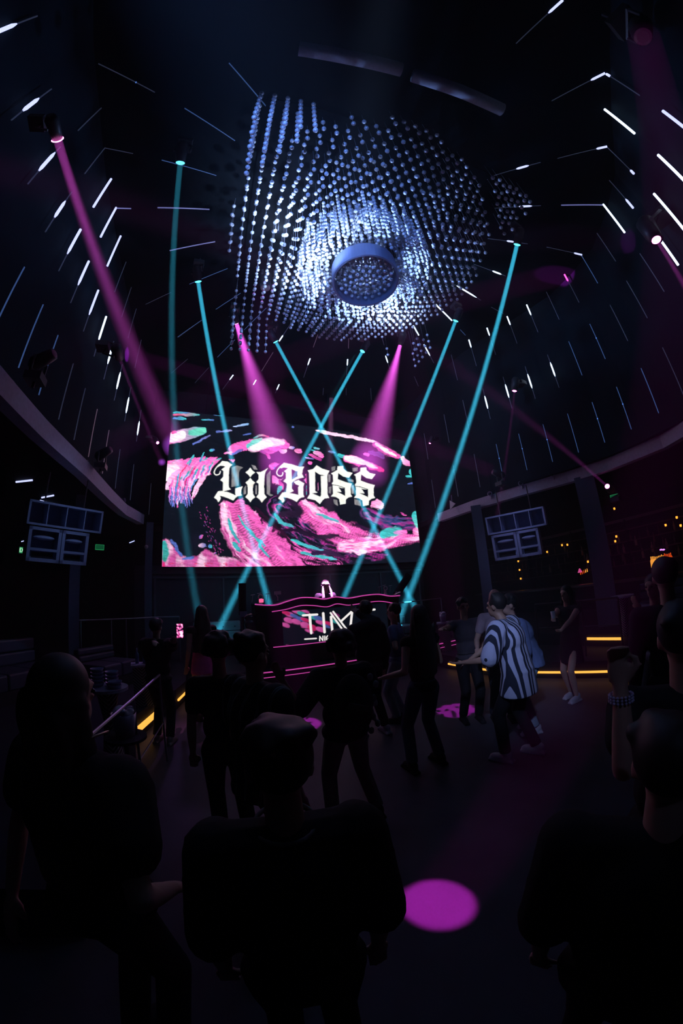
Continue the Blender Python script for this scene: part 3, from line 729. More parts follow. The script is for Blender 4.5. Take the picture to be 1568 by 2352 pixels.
    p.ribbon([(1020, 820), (1120, 815), (1250, 800), (1330, 760)], [24, 42, 34, 16], (PK, HOT, WH), fx=50, fy=9, thr=.34, soft=.16, seed=19, edge=6)
    p.ribbon([(1150, 640), (1260, 690), (1430, 700)], [26, 34, 26], (BL * .4, DP, (.5, .05, .35)), fx=40, fy=8, thr=.44, soft=.14, seed=23, edge=8)
    p.stroke([(700, 740), (780, 735), (900, 770), (1010, 760)], 10, (.01, .005, .02), (.02, .01, .03), edge=10, fray=.6); p.stroke([(560, 610), (640, 680), (760, 800)], 6, (.02, .005, .02), (.03, .0, .02), edge=8, fray=.7); p.stroke([(740, 560), (800, 640), (690, 650)], 16, (.01, .006, .02), (.02, .01, .03), edge=10, fray=.5)
    p.stroke([(1090, 700), (1180, 735), (1230, 740)], 9, (.02, .005, .03), (.03, .01, .04), edge=8, fray=.6); p.stroke([(860, 860), (960, 850), (1040, 880)], 9, (.02, .01, .05), (.03, .01, .04), edge=8, fray=.6)
    for pts, w_ in (([(425, 668), (440, 730), (482, 800)], 7), ([(470, 655), (520, 720), (622, 820)], 5), ([(450, 800), (490, 845)], 9), ([(570, 780), (640, 880)], 6), ([(668, 645), (700, 690), (770, 715)], 9), ([(755, 780), (850, 820), (930, 838)], 7), ([(880, 870), (1000, 888)], 8), ([(800, 850), (880, 870)], 6),
                    ([(890, 645), (1010, 690)], 6), ([(700, 500), (690, 545)], 9)):
        p.stroke(pts, w_, CY, (.08, .38, .5), edge=4, fray=.5)
    p.stroke([(1225, 765), (1280, 745), (1345, 738)], 24, CY, (.06, .4, .42), edge=8, fray=.3); p.stroke([(1300, 750), (1370, 742)], 10, (.5, .3, .6), PK, edge=6); p.stroke([(1412, 655), (1428, 700), (1440, 745)], 17, CY, (.25, .7, .6), edge=4, taper=False); p.stroke([(1395, 735), (1450, 745)], 16, PK, HOT, edge=8, fray=.4); p.stroke([(1330, 783), (1450, 778)], 8, PK, HOT, edge=5, fray=.4)
    p.stroke([(1170, 560), (1200, 590), (1245, 612)], 22, PK, HOT, edge=8, fray=.4); p.stroke([(1330, 640), (1365, 655)], 3, DP, PK)
    # small scatter beside the lower left wave
    for k in range(60):
        t = rs_.random(); x_ = 300 + 90 * t + rs_.uniform(-40, 12); y_ = 640 + 240 * t + rs_.uniform(-30, 30); p.stroke([(x_, y_), (x_ + 5, y_ + 8)], 1.2, PK * .6 if k % 3 else BL * .6, DP, edge=2)
    # bottom left dune
    tip = lambda x: np.interp(x, [60, 78, 95, 112, 150, 170, 205, 240, 265, 300, 335, 380, 450, 500, 540, 800], [790, 785, 778, 790, 835, 868, 880, 872, 868, 832, 850, 878, 880, 905, 930, 940])
    n3 = fbm(X / 14, Y / 14, 3); a = sstep(-6, 8, Y - tip(X) - 18 * (n3 - .5)) * sstep(560, 500, X)
    p.over(mixc(PK * .75, HOT, sstep(.35, .75, fbm(X / 40, Y / 60 + 3))), a); p.stroke([(84, 790), (92, 850), (84, 900)], 16, CY, (.05, .35, .3), edge=8); p.stroke([(120, 785), (160, 840), (180, 872)], 7, BL, BL, edge=5, fray=.5); p.stroke([(180, 884), (240, 878)], 6, BL, BL, edge=5, fray=.5); p.stroke([(78, 905), (84, 930)], 6, RD, RD)
    p.over(np.array((.8, .03, .12)), sstep(.62, .7, fbm(X / 16 + 7, Y / 10)) * sstep(895, 915, Y) * sstep(520, 460, X) * .7)
    p.stroke([(268, 768), (285, 768)], 11, BL, PK); p.stroke([(268, 815), (305, 815)], 10, HOT, BL, edge=4); p.stroke([(318, 818), (342, 822)], 9, BL, CY, edge=4); p.stroke([(345, 850), (352, 856)], 8, PK, BL)
    lower = sstep(560, 800, Y); colr_grid = .72 + .28 * np.cos((GX - x0) / (x1 - x0) * 190 * 2 * math.pi) ; row_grid = .72 + .28 * np.cos((GZ - z0) / (z1 - z0) * 112 * 2 * math.pi)
    g = 1 - lower * (1 - colr_grid * row_grid) * .55 * sstep(900, 300, X)
    p.C *= g[..., None]
    st = fbm((X + Y * .35) / 26, (Y - X * .3) / 5 + 3, 3); p.C *= (.82 + .42 * sstep(.25, .75, st))[..., None]
    p.C = np.maximum(p.C, np.array((.003, .005, .01))); p.X, p.Y = X, Y
    # beyond the lower right edge of the picture content the panel is dark
    p.over(np.array((.003, .005, .01)), sstep(0, 14, Y - np.interp(X, [700, 1000, 1130, 1240, 1290, 1340, 1460], [960, 940, 925, 900, 830, 812, 800])) )
    # lettering
    A = lambda L: [((480 + x * .12755 - 340) / .43367, (1020 + y * .12755 - 900) / .43367) for x, y in L]
    B = lambda L: [((620 + x * .16582 - 340) / .43367, (1020 + y * .16582 - 900) / .43367) for x, y in L]
    add = []; holes = []; swirl = []
    add.append(A([(235, 310), (330, 320), (375, 352), (418, 380), (378, 412), (362, 450), (352, 560), (352, 780), (388, 822), (310, 843), (250, 858), (330, 868), (400, 895), (470, 928), (470, 805), (530, 785), (602, 766), (578, 825), (572, 905), (592, 928), (510, 945), (470, 975), (435, 1022), (350, 985), (270, 955), (190, 935), (208, 975), (195, 1020), (162, 1052), (142, 1008), (86, 970), (160, 855), (245, 848), (252, 700), (236, 680), (198, 656), (255, 590), (255, 490), (218, 465), (265, 430), (292, 412), (250, 398), (200, 395), (160, 420), (140, 415)]))
    swirl.append((A([(225, 345), (165, 390), (110, 460), (90, 520), (112, 556), (150, 560), (188, 540), (200, 498)]), 3.6))
    add.append(A([(738, 428), (775, 480), (825, 518), (775, 555), (738, 602), (700, 555), (650, 515), (700, 480)]))
    add.append(A([(738, 612), (775, 660), (825, 700), (792, 735), (783, 800), (785, 900), (825, 962), (775, 1000), (738, 1052), (700, 1000), (648, 960), (690, 905), (692, 800), (688, 740), (650, 698), (700, 660)]))
    add.append(A([(1062, 432), (1015, 500), (997, 560), (985, 760), (990, 905), (1035, 962), (985, 1005), (945, 1060), (905, 1000), (846, 958), (885, 905), (888, 720), (845, 690), (885, 640), (888, 560), (848, 510), (925, 508), (985, 480)]))
    add.append(B([(185, 262), (300, 285), (400, 318), (470, 316), (447, 360), (440, 420), (464, 466), (400, 480), (350, 500), (318, 520), (310, 530), (390, 500), (420, 520), (470, 548), (457, 590), (455, 700), (472, 735), (425, 745), (395, 765), (365, 805), (300, 770), (235, 748), (178, 738), (197, 780), (190, 800), (168, 818), (150, 785), (108, 755), (140, 710), (165, 676), (218, 668), (230, 560), (215, 540), (178, 520), (215, 480), (215, 400), (188, 380), (232, 348), (245, 335), (180, 328), (150, 340), (130, 330)]))
    holes.append(B([(292, 350), (350, 378), (385, 385), (372, 400), (378, 450), (330, 478), (296, 500)])); holes.append(B([(318, 520), (350, 560), (400, 580), (384, 600), (388, 708), (320, 690), (262, 682), (325, 655), (298, 620), (296, 540)]))
    swirl.append((B([(185, 275), (120, 335), (90, 390), (100, 430), (140, 448), (168, 430), (172, 400)]), 3.8))
    add.append(B([(640, 298), (720, 345), (818, 375), (788, 430), (790, 700), (815, 750), (750, 757), (720, 785), (685, 834), (620, 780), (508, 755), (542, 700), (540, 540), (533, 400), (515, 368), (590, 350)]))
    holes.append(B([(618, 385), (680, 425), (760, 440), (698, 445), (703, 705), (690, 735), (640, 712), (575, 686), (640, 678), (655, 672), (620, 655)]))
    D1 = [(928, 312), (1008, 305), (1012, 345), (1060, 385), (1138, 402), (1110, 440), (1085, 470), (1010, 455), (938, 405), (932, 490), (1040, 530), (1127, 552), (1110, 600), (1112, 700), (1132, 730), (1080, 742), (1045, 770), (1042, 828), (965, 842), (952, 765), (905, 735), (838, 728), (868, 690), (862, 580), (850, 548), (870, 520), (862, 430), (838, 410), (900, 378), (925, 362)]
    H1 = [(938, 600), (985, 612), (1032, 616), (1035, 722), (975, 690), (912, 664), (985, 668), (962, 630)]
    for dx in (0, 318):
        add.append(B([(x + dx, y + dx * .06) for x, y in D1])); holes.append(B([(x + dx, y + dx * .06) for x, y in H1]))
    ghost = [A([(405, 425), (500, 392), (612, 428), (560, 460), (535, 520), (530, 755), (400, 778)]), A([(755, 375), (830, 400), (870, 470), (800, 460)]), A([(620, 800), (660, 750), (662, 900), (620, 915)]), A([(830, 750), (860, 745), (858, 910), (828, 905)]), A([(1030, 560), (1100, 480), (1095, 900), (1155, 925), (1100, 945), (1035, 900)]),
             B([(845, 325), (900, 308), (895, 365), (848, 380)]), B([(1135, 335), (1210, 325), (1208, 378), (1140, 385)]), B([(800, 420), (832, 430), (828, 530), (802, 530)]), B([(808, 600), (845, 590), (835, 690), (808, 680)]), B([(872, 768), (925, 778), (935, 860), (880, 830)]), B([(1160, 765), (1245, 785), (1255, 862), (1165, 840)]), B([(1120, 580), (1155, 570), (1160, 690), (1125, 690)]), B([(1070, 485), (1150, 500), (1150, 530), (1075, 515)])]
    cuts = [B([(x + dx, y + dx * .06) for x, y in [(855, 566), (930, 578), (1030, 612)]]) for dx in (0, 318)]
    def cut(xx, yy): return (pdist(xx, yy, cuts[0])[0] < 1.7) | (pdist(xx, yy, cuts[1])[0] < 1.7)
    # supersampled coverage
    ddx = (X[0, 1] - X[0, 0]) / 3; ddy = (Y[1, 0] - Y[0, 0]) / 3
    cov = np.zeros(X.shape); out = np.zeros(X.shape); gh = np.zeros(X.shape)
    sx = X.min(), X.max()
    ys, xs = np.where((X > 330) & (X < 1220) & (Y > 350) & (Y < 625)); xa, xb, ya, yb = xs.min(), xs.max() + 1, ys.min(), ys.max() + 1
    Xs, Ys = X[ya:yb, xa:xb], Y[ya:yb, xa:xb]
    for ox in (-1, 0, 1):
        for oy in (-1, 0, 1):
            xx, yy = Xs + ox * ddx, Ys + oy * ddy; c = np.zeros(xx.shape, bool); g_ = np.zeros(xx.shape, bool)
            for q in add: c |= inpoly(xx, yy, q)
            for q in holes: c &= ~inpoly(xx, yy, q)
            c &= ~cut(xx, yy)
            for q, ww in swirl: c |= pdist(xx, yy, smooth_line(q, 5))[0] < ww * .75
            for q in ghost: g_ |= inpoly(xx, yy, q)
            cov[ya:yb, xa:xb] += c / 9.; gh[ya:yb, xa:xb] += g_ / 9.
    # dark outline: dilate
    dil = cov.copy()
    for k in range(5): dil = np.maximum.reduce([dil, np.roll(dil, 1, 0), np.roll(dil, -1, 0), np.roll(dil, 1, 1), np.roll(dil, -1, 1)])
    dg = gh.copy()
    for k in range(3): dg = np.maximum.reduce([dg, np.roll(dg, 1, 0), np.roll(dg, -1, 0), np.roll(dg, 1, 1), np.roll(dg, -1, 1)])
    p.over(np.array((.004, .006, .014)), np.maximum(dil, dg)); gt = fbm(X / 12, Y / 30)
    p.over(mixc(np.array((.10, .12, .12)), np.array((.42, .38, .40)), gt), gh * sstep(.5, .1, cov) * .9)
    tint = mixc(np.array((.80, .86, .78)), np.array((.92, .90, .86)), fbm(X / 25, Y / 18 + 4)); tint = mixc(tint, np.array((.8, .62, .5)), sstep(.68, .9, fbm(X / 14 + 30, Y / 20)) * .5)
    p.over(tint, cov)
    return p.C
sc_root = empty('led_screen', ((x0 + x1) / 2, SY, z0)); O_ = np.array(((x0 + x1) / 2, SY, z0))
build_panel('screen_panel', np.array((x0, SY - .03, z0)) - O_, (x1 - x0, 0, 0), (0, 0, z1 - z0), NU, NV, art(GX, GZ), 1.25, sc_root)
MB().box(((0), .1, (z1 - z0) / 2), (x1 - x0, .2, z1 - z0)).build('cabinet', mat('screen_case', (.02, .02, .025), .6), sc_root)
tag(sc_root, 'giant stage screen showing pink waves and white blackletter words', 'screen')
for k in range(4):
    xx = x0 + (x1 - x0) * (.12 + .25 * k)
    tag(MB().tube([(0, 0, 0), (0, 0, ZT - z1 + .02)], .02, 6).build('hanging_pole', black, loc=(xx, SY + .1, z1 - .01)), 'black hanging pole over the big screen, ' + ORD[k] + ' from the left', 'pole', 'poles carrying the big screen')

# ---------------------------------------------------------------- stroke lettering shared by signs
GLY = {'N': [[(0, 0), (0, 1), (.7, 0), (.7, 1)]], 'I': [[(0, 0), (0, 1)]], 'G': [[(.7, .8), (.55, 1), (.2, 1), (0, .75), (0, .25), (.2, 0), (.6, 0), (.7, .2), (.7, .45), (.4, .45)]], 'H': [[(0, 0), (0, 1)], [(.7, 0), (.7, 1)], [(0, .5), (.7, .5)]],
       'T': [[(0, 1), (.8, 1)], [(.4, 0), (.4, 1)]], 'C': [[(.7, .8), (.5, 1), (.2, 1), (0, .75), (0, .25), (.2, 0), (.5, 0), (.7, .2)]], 'L': [[(0, 1), (0, 0), (.6, 0)]], 'U': [[(0, 1), (0, .2), (.2, 0), (.5, 0), (.7, .2), (.7, 1)]],
       'B': [[(0, 0), (0, 1), (.5, 1), (.65, .85), (.65, .65), (.5, .52), (0, .52)], [(.5, .52), (.7, .38), (.7, .15), (.5, 0), (0, 0)]], 'E': [[(.6, 1), (0, 1), (0, 0), (.6, 0)], [(0, .5), (.5, .5)]], 'X': [[(0, 0), (.7, 1)], [(0, 1), (.7, 0)]]}
ADV = {'I': .32, 'T': 1.1, 'E': .9, 'L': .9}
def text_strokes(txt, x, y, h, sp=1.0):
    out = []
    for ch in txt:
        for s_ in GLY[ch]: out.append([(x + a * h, y + b_ * h) for a, b_ in s_])
        x += ADV.get(ch, 1.0) * h * sp
    return out, x
# ---------------------------------------------------------------- stage and booth
ST = .5
stagem = mat('stage_black', (.015, .015, .02), .6, spec=.1, noise_amt=.2); glow = mat('pink_edge_light', (.5, .2, .4), .5, emit=(.62, .06, .38), strength=.8)
BYF = 6.95
sL, sR = PY(592, 1519, 6.6), PY(1000, 1498, 6.6)
stage = MB().box((3.15, 8.1, ST / 2), (6.2, 3.1, ST))
struct('floor_stage', stage, stagem)
dk = empty('stage_edge_light', (3.15, 6.53, 0))
MB().tube([(-3.05, 0, ST + .005), (3.05, 0, ST + .005)], .012, 6).build('upper_strip', glow, dk); MB().tube([(-3.05, -.02, ST - .09), (3.05, -.02, ST - .09)], .008, 6).build('lower_strip', glow, dk)
tag(dk, 'double pink glowing line along the stage front edge', 'edge light')
# booth outline in photo pixels -> plane y = BYF
def bp(px, py, y=BYF): q = PY(px, py, y); return (q.x, q.z)
top = [(585, 1388), (612, 1390), (635, 1389), (660, 1381), (690, 1373), (720, 1373), (745, 1376), (771, 1371), (800, 1374), (835, 1368), (868, 1365), (895, 1369), (918, 1368)]
low = [(624, 1405), (655, 1400), (690, 1391), (720, 1391), (750, 1394), (773, 1387), (800, 1390), (830, 1386), (870, 1381), (905, 1386)]
T_ = [bp(*q) for q in smooth_line(top, 5)]; L_ = [bp(*q) for q in smooth_line(low, 5)]
booth = empty('dj_booth', ((T_[0][0] + T_[-1][0]) / 2, BYF, ST)); bo = booth.location
bx = lambda x, z, y=0: (x - bo.x, y, z - ST)
base_l, base_r = PY(600, 1487, BYF).x, PY(915, 1480, BYF).x
front = [bx(x, z) for x, z in T_] + [bx(base_r, ST + .02), bx(base_l, ST + .02)]
MB().poly([(x, .04, z) for x, y, z in front], .42, (0, 1, 0)).build('counter_body', mat('booth_black', (.010, .010, .014), .5, spec=.1), booth)
MB().tube([bx(x, z, .0) for x, z in T_], .014, 6).build('upper_glow_strip', glow, booth); MB().tube([bx(x, z, -.01) for x, z in L_], .011, 6).build('lower_glow_strip', glow, booth)
a1, a2 = bp(627, 1486.5), bp(905, 1479); MB().tube([bx(a1[0], a1[1], -.02), bx(a2[0], a1[1], -.02)], .010, 6).build('base_glow_strip', glow, booth)
a1, a2 = bp(592, 1516), bp(727, 1506)
tag(booth, 'black wavy-fronted disc jockey booth edged with pink light', 'dj booth')
# booth LED panel
bl, br, tl_ = bp(651, 1484), bp(893, 1478), bp(651, 1404)
bx0, bx1, bz0, bz1 = bl[0], br[0], bl[1] + .02, tl_[1] - .0
NU2, NV2 = 250, 100
g1 = bx0 + (np.arange(NU2) + .5) / NU2 * (bx1 - bx0); g2 = bz0 + (np.arange(NV2) + .5) / NV2 * (bz1 - bz0); G1, G2 = np.meshgrid(g1, g2)
PXX, PYY = project(np.stack([G1.ravel(), np.full(G1.size, BYF - .02), G2.ravel()], 1)); BX_, BY_ = PXX.reshape(G1.shape), PYY.reshape(G1.shape)
p = Paint(BX_, BY_); n1 = fbm(BX_ / 9, BY_ / 5 + 3, 3)
for (cx_, cy_, w_, c_) in ((665, 1412, 6, PK), (680, 1404, 6, PK), (662, 1425, 7, PK), (680, 1428, 7, PK), (700, 1436, 8, PK), (716, 1442, 8, RD), (735, 1446, 6, PK), (735, 1430, 5, PK), (752, 1432, 4, RD), (675, 1415, 4, BL), (692, 1410, 5, CY), (690, 1422, 5, BL), (720, 1418, 6, CY), (730, 1420, 5, BL), (655, 1436, 5, PK), (700, 1424, 4, RD), (768, 1428, 3, CY), (656, 1408, 4, RD), (710, 1450, 3, PK), (748, 1438, 3, BL), (770, 1412, 3, DP), (700, 1404, 3, PK)):
    p.stroke([(cx_ - 10, cy_ - 4), (cx_, cy_), (cx_ + 10, cy_ + 4)], w_ * .72, c_ * .9, c_ * .6, edge=2.5, fray=.6)
p.stroke([(655, 1483), (672, 1484)], 2, PK, PK, edge=1.5)
p.C *= (.72 + .28 * np.cos((G1 - bx0) * 2 * math.pi / .026) * np.cos((G2 - bz0) * 2 * math.pi / .026))[..., None]
def line(pts, w_, c_=(.95, .9, .88)):
    d, T, S, L = pdist(BX_, BY_, pts); p.over(np.array(c_), sstep(.6, -.4, d - w_))
line([(695.5, 1413.5), (728, 1411.5)], 2.4); line([(711, 1412), (714.5, 1454)], 2.8); line([(742, 1409), (745, 1452)], 2.8); line([(760, 1417), (763, 1451)], 2.7); line([(759, 1408), (787, 1447)], 2.0); line([(765, 1405), (796, 1446)], 2.0); line([(809, 1403), (783, 1427)], 2.2); line([(808.5, 1404), (804.5, 1440)], 2.5)
line([(838, 1402), (838, 1437)], 2.5); line([(838, 1402), (860, 1400)], 2.2); line([(838, 1419), (856, 1417)], 2.2); line([(838, 1436), (860, 1434)], 2.2)
line([(700, 1468), (726, 1466.5)], 1.5)
def txt_line(t, x, y, h, slope):
    st_, _ = text_strokes(t, 0, 0, h, 1.12)
    for s_ in st_:
        line([(x + a, y - b_ - a * slope) for a, b_ in s_] if len(s_) > 1 else s_, 1.15)
txt_line('NIGHT', 734, 1472, 10.5, .045); txt_line('CLUB', 788, 1470, 10.5, .045); line([(836, 1463), (862, 1461)], 1.5)
build_panel('booth_screen', (bx0 - bo.x, -.02, bz0 - ST), (bx1 - bx0, 0, 0), (0, 0, bz1 - bz0), NU2, NV2, p.C, 1.0, booth)

# ---------------------------------------------------------------- people
random.seed(11)
skin = lambda n, c: mat('skin_' + n, c, .5, noise_amt=.08, scale=20)
SK = skin('light', (.50, .33, .26)); SKD = skin('tan', (.34, .21, .15))
def cloth(n, c, r=.85, na=.25, sc=14): return mat('cloth_' + n, c, r, noise_amt=na, scale=sc, spec=.15, bump=.15)
BLK = cloth('black', (.012, .012, .015)); DK = cloth('dark', (.03, .03, .04)); HAIR = mat('hair_dark', (.012, .010, .010), .55, noise_amt=.4, scale=40); HAIRB = mat('hair_brown', (.03, .02, .014), .5, noise_amt=.4, scale=40)
WHT = cloth('white', (.7, .7, .75)); SHOEW = mat('shoe_white', (.36, .38, .45), .6); DENIM = cloth('denim', (.10, .14, .26)); JEAN = cloth('jeans_light', (.20, .28, .36)); JEAND = cloth('jeans_dark', (.04, .06, .11))
def stripes(name, base, dark, freq, lo, hi, axis=0):
    m = bpy.data.materials.new(name); m.use_nodes = True; nt = m.node_tree; b = nt.nodes['Principled BSDF']; b.inputs['Roughness'].default_value = .85; b.inputs['Specular IOR Level'].default_value = .15
    tc = nt.nodes.new('ShaderNodeTexCoord'); sp = nt.nodes.new('ShaderNodeSeparateXYZ'); nt.links.new(tc.outputs['Object'], sp.inputs[0])
    mul = nt.nodes.new('ShaderNodeMath'); mul.operation = 'MULTIPLY'; mul.inputs[1].default_value = freq; nt.links.new(sp.outputs[axis], mul.inputs[0])
    ad = nt.nodes.new('ShaderNodeMath'); ad.operation = 'ADD'; ad.inputs[1].default_value = 10.3; nt.links.new(mul.outputs[0], ad.inputs[0]); mul = ad
    fr = nt.nodes.new('ShaderNodeMath'); fr.operation = 'FRACT'; nt.links.new(mul.outputs[0], fr.inputs[0])
    rp = nt.nodes.new('ShaderNodeValToRGB'); rp.color_ramp.interpolation = 'CONSTANT'; nt.links.new(fr.outputs[0], rp.inputs[0])
    e = rp.color_ramp.elements; e[0].color = (*base, 1); e[1].position = lo; e[1].color = (*dark, 1)
    for pos, c_ in ((lo + (hi - lo) * .38, base), (lo + (hi - lo) * .62, dark), (hi, base)):
        x = e.new(pos); x.color = (*c_, 1)
    nt.links.new(rp.outputs[0], b.inputs['Base Color']); return m
def ik(sh, tgt, l1, l2, pole):
    d = tgt - sh; L = min(d.length, (l1 + l2) * .998); dn = d.normalized(); tgt = sh + dn * L
    a = (l1 * l1 - l2 * l2 + L * L) / (2 * L); h = math.sqrt(max(1e-6, l1 * l1 - a * a))
    pv = pole - dn * pole.dot(dn)
    if pv.length < 1e-3: pv = Vector((0, 0, -1)) - dn * Vector((0, 0, -1)).dot(dn)
    return sh + dn * a + pv.normalized() * h, tgt
def cap(mb, a, ra, b_, rb, n=10):
    mb.tube([a, b_], [ra, rb], n); mb.ell(a, (ra,) * 3, n, 6); mb.ell(b_, (rb,) * 3, n, 6)
def hand(mb, w_, d, side, curl=.35, fist=False):
    """palm and five fingers from wrist w_ pointing along d"""
    d = d.normalized(); n = d.cross(side); n = n.normalized() if n.length > 1e-3 else Vector((0, 0, 1)); s_ = n.cross(d).normalized()
    pc = w_ + d * .045
    M = Matrix([[s_[i], n[i], d[i]] for i in range(3)])
    mb.ell(pc, (.041, .017, .052), 10, 8, M)
    cu = 1.5 if fist else curl
    for k, (o, L) in enumerate(((-.030, .068), (-.010, .078), (.010, .074), (.029, .058))):
        p = w_ + d * .088 + s_ * o; dd = d.copy()
        for q in range(3):
            dd = (dd * math.cos(cu * .5) + n * math.sin(cu * .5)).normalized(); l_ = L * (.42, .32, .26)[q]
            cap(mb, p, .0098 - .0008 * q, p + dd * l_, .009 - .0008 * q, 6); p = p + dd * l_
    p = w_ + d * .03 - s_ * .036; dd = (d * .75 - s_ * .55 + n * .25).normalized(); cap(mb, p, .012, p + dd * .038, .0105, 6); p += dd * .038; dd = (d + n * .3).normalized(); cap(mb, p, .0105, p + dd * .03, .009, 6)
def person(name_label, xy, face, h=1.75, z=0.0, lean=(0, 0), hipoff=(0, 0), armL=None, armR=None, poleL=None, poleR=None, feet=None, head=(0, 0), body=SK, shirt=BLK, sleeve='short', trousers=BLK, lower='trousers', shoes=BLK,
           hair='short', hairm=HAIR, loose=0.0, group=None, voxel=.012, fist=(False, False), shirt_len=0.0, build=1.0, knees=None, hem=None):
    """face: world point looked at; hands are aimed at world points"""
    s = h / 1.75; x, y = xy; fv = Vector((face[0] - x, face[1] - y)); ang = math.atan2(-fv.x, fv.y)
    root = empty('person', (x, y, z), ang); root.scale = (s, s, s)
    Mi = (Matrix.Translation((x, y, z)) @ Matrix.Rotation(ang, 4, 'Z') @ Matrix.Scale(s, 4)).inverted()
    loc = lambda P: Mi @ Vector(P)
    hip = Vector((hipoff[0], hipoff[1], .93)); L = Vector((lean[0], lean[1], 0)); drop = .5 - math.sqrt(max(.02, .25 - L.length_squared)); neck = hip + L + Vector((0, 0, .52 - drop))
    up = (neck - hip).normalized(); chest = hip.lerp(neck, .66); waist = hip.lerp(neck, .28)
    hd = neck + up * .10 + Vector((head[0], head[1], .085 - abs(head[1]) * .3)); shw = .185 * build
    shl, shr = neck + Vector((-shw, 0, -.055)), neck + Vector((shw, 0, -.055))
    tilt = up.to_track_quat('Z', 'Y').to_matrix() if L.length > .02 else Matrix.Identity(3)
    if feet is None: feet = ((-.11, .02), (.11, -.02))
    ank = [Vector((f[0], f[1], .085 if len(f) < 3 else f[2])) for f in feet]; hj = [hip + Vector((-.09, 0, -.04)), hip + Vector((.09, 0, -.04))]
    kn = []
    for i in (0, 1):
        k_, a_ = ik(hj[i], ank[i], .43, .425, Vector((0, 1, 0)) if knees is None else Vector(knees[i])); kn.append(k_); ank[i] = a_
    arms = []
    for side, sh, a, pole, sx in (('L', shl, armL, poleL, -1), ('R', shr, armR, poleR, 1)):
        if a is None: tg = sh + Vector((sx * .06, .06, -.54)); po = Vector((sx * .3, -1, 0))
        elif len(a) == 4: tg = sh + Vector(a[:3]); po = Vector((sx * .4, -.4, -.8))
        else: tg = loc(a); po = Vector((sx * .4, -.2, -1))
        if pole is not None: po = Vector(pole)
        el, wr = ik(sh, tg, .295, .265, po); arms.append((sh, el, wr))
    mb = MB()
    # trunk
    mb.ell(hip, (.155 * build, .115, .12), 14, 10, tilt); mb.ell(waist, (.135 * build, .10, .14), 14, 10, tilt); mb.ell(chest, (.165 * build, .115, .17), 14, 10, tilt); cap(mb, shl, .052, shr, .052); cap(mb, neck - up * .02, .055, hd - Vector((0, 0, .06)), .05)
    fwd = Vector((0, 1, 0))
    # head: skull, jaw, nose, brow, ears
    mb.ell(hd + Vector((0, -.012, .022)), (.077, .094, .098), 16, 12); mb.ell(hd + Vector((0, .018, -.055)), (.055, .068, .062), 12, 8); mb.ell(hd + Vector((0, .055, -.088)), (.028, .026, .022), 8, 6)
    mb.tube([hd + Vector((0, .082, .012)), hd + Vector((0, .104, -.028))], [.009, .017], 6); mb.ell(hd + Vector((0, .076, .03)), (.055, .016, .012), 8, 6); mb.ell(hd + Vector((0, .085, -.058)), (.022, .01, .009), 8, 6)
    for sx in (-1, 1): mb.ell(hd + Vector((sx * .079, -.005, -.01)), (.012, .02, .032), 8, 6)
    for i, (sh, el, wr) in enumerate(arms):
        cap(mb, sh, .05, sh.lerp(el, .5), .043); cap(mb, sh.lerp(el, .5), .043, el, .036); cap(mb, el, .037, el.lerp(wr, .4), .036); cap(mb, el.lerp(wr, .4), .036, wr, .024)
        hand(mb, wr, wr - el, Vector(((-1, 1)[i], 0, 0)), .35, fist[i])
    for i in (0, 1):
        cap(mb, hj[i], .082, kn[i], .052); cap(mb, kn[i], .052, kn[i].lerp(ank[i], .35), .054); cap(mb, kn[i].lerp(ank[i], .35), .054, ank[i], .034); mb.ell(ank[i] + Vector((0, .05, -.05)), (.036, .10, .032), 10, 6)
    bd = hull_obj(mb, 'body', body, root, voxel, 2)
    # eyes
    for sx in (-1, 1): MB().ell(hd + Vector((sx * .031, .079, .008)), (.012, .008, .008), 8, 6).build('eye', mat('eye_dark', (.02, .02, .02), .2), root, True)
    # shirt
    if shirt:
        mb = MB(); e = .016 + loose
        mb.ell(waist, (.14 * build + e, .105 + e, .16), 14, 10, tilt); mb.ell(chest, (.17 * build + e, .12 + e, .185), 14, 10, tilt); cap(mb, shl, .058 + e * .7, shr, .058 + e * .7); mb.ell(hip, (.158 * build + e, .118 + e, .10), 14, 8, tilt)
        if shirt_len:
            b0 = hip + Vector((0, 0, -shirt_len)); mb.tube([chest, waist, hip, b0], [.15 * build + e, .15 * build + e, .165 * build + e, .175 * build + e * 1.5], 16, flat=.76, up=(0, 1, 0))
        fr = {'none': 0, 'short': .55, 'elbow': .95, 'long': 1}[sleeve]
        if fr:
            for sh, el, wr in arms:
                q = sh.lerp(el, fr); cap(mb, sh, .056 + e, q, .045 + e)
                if sleeve == 'long': cap(mb, el, .045 + e * .8, el.lerp(wr, .93), .032 + e * .6)
        hull_obj(mb, 'shirt', shirt, root, voxel * 1.1, 2)
    mb = MB()
    if lower == 'trousers' or lower == 'shorts':
        mb.ell(hip, (.165 * build, .125, .13), 14, 8)
        for i in (0, 1):
            q = ank[i] if lower == 'trousers' else kn[i]
            cap(mb, hj[i], .098, kn[i], .072)
            if lower == 'trousers': mb.tube([kn[i], kn[i].lerp(ank[i], .96)], [.070, .062], 12); mb.ell(kn[i], (.07,) * 3, 10, 6)
        hull_obj(mb, lower, trousers, root, voxel * 1.1, 2)
    else:
        b0 = hip + Vector((0, 0, -(hem or .42))); mb.tube([waist, hip, hip.lerp(b0, .5), b0], [.15, .175, .19, .205], 18, flat=.78, up=(0, 1, 0)); hull_obj(mb, 'skirt', trousers, root, voxel * 1.1, 2)
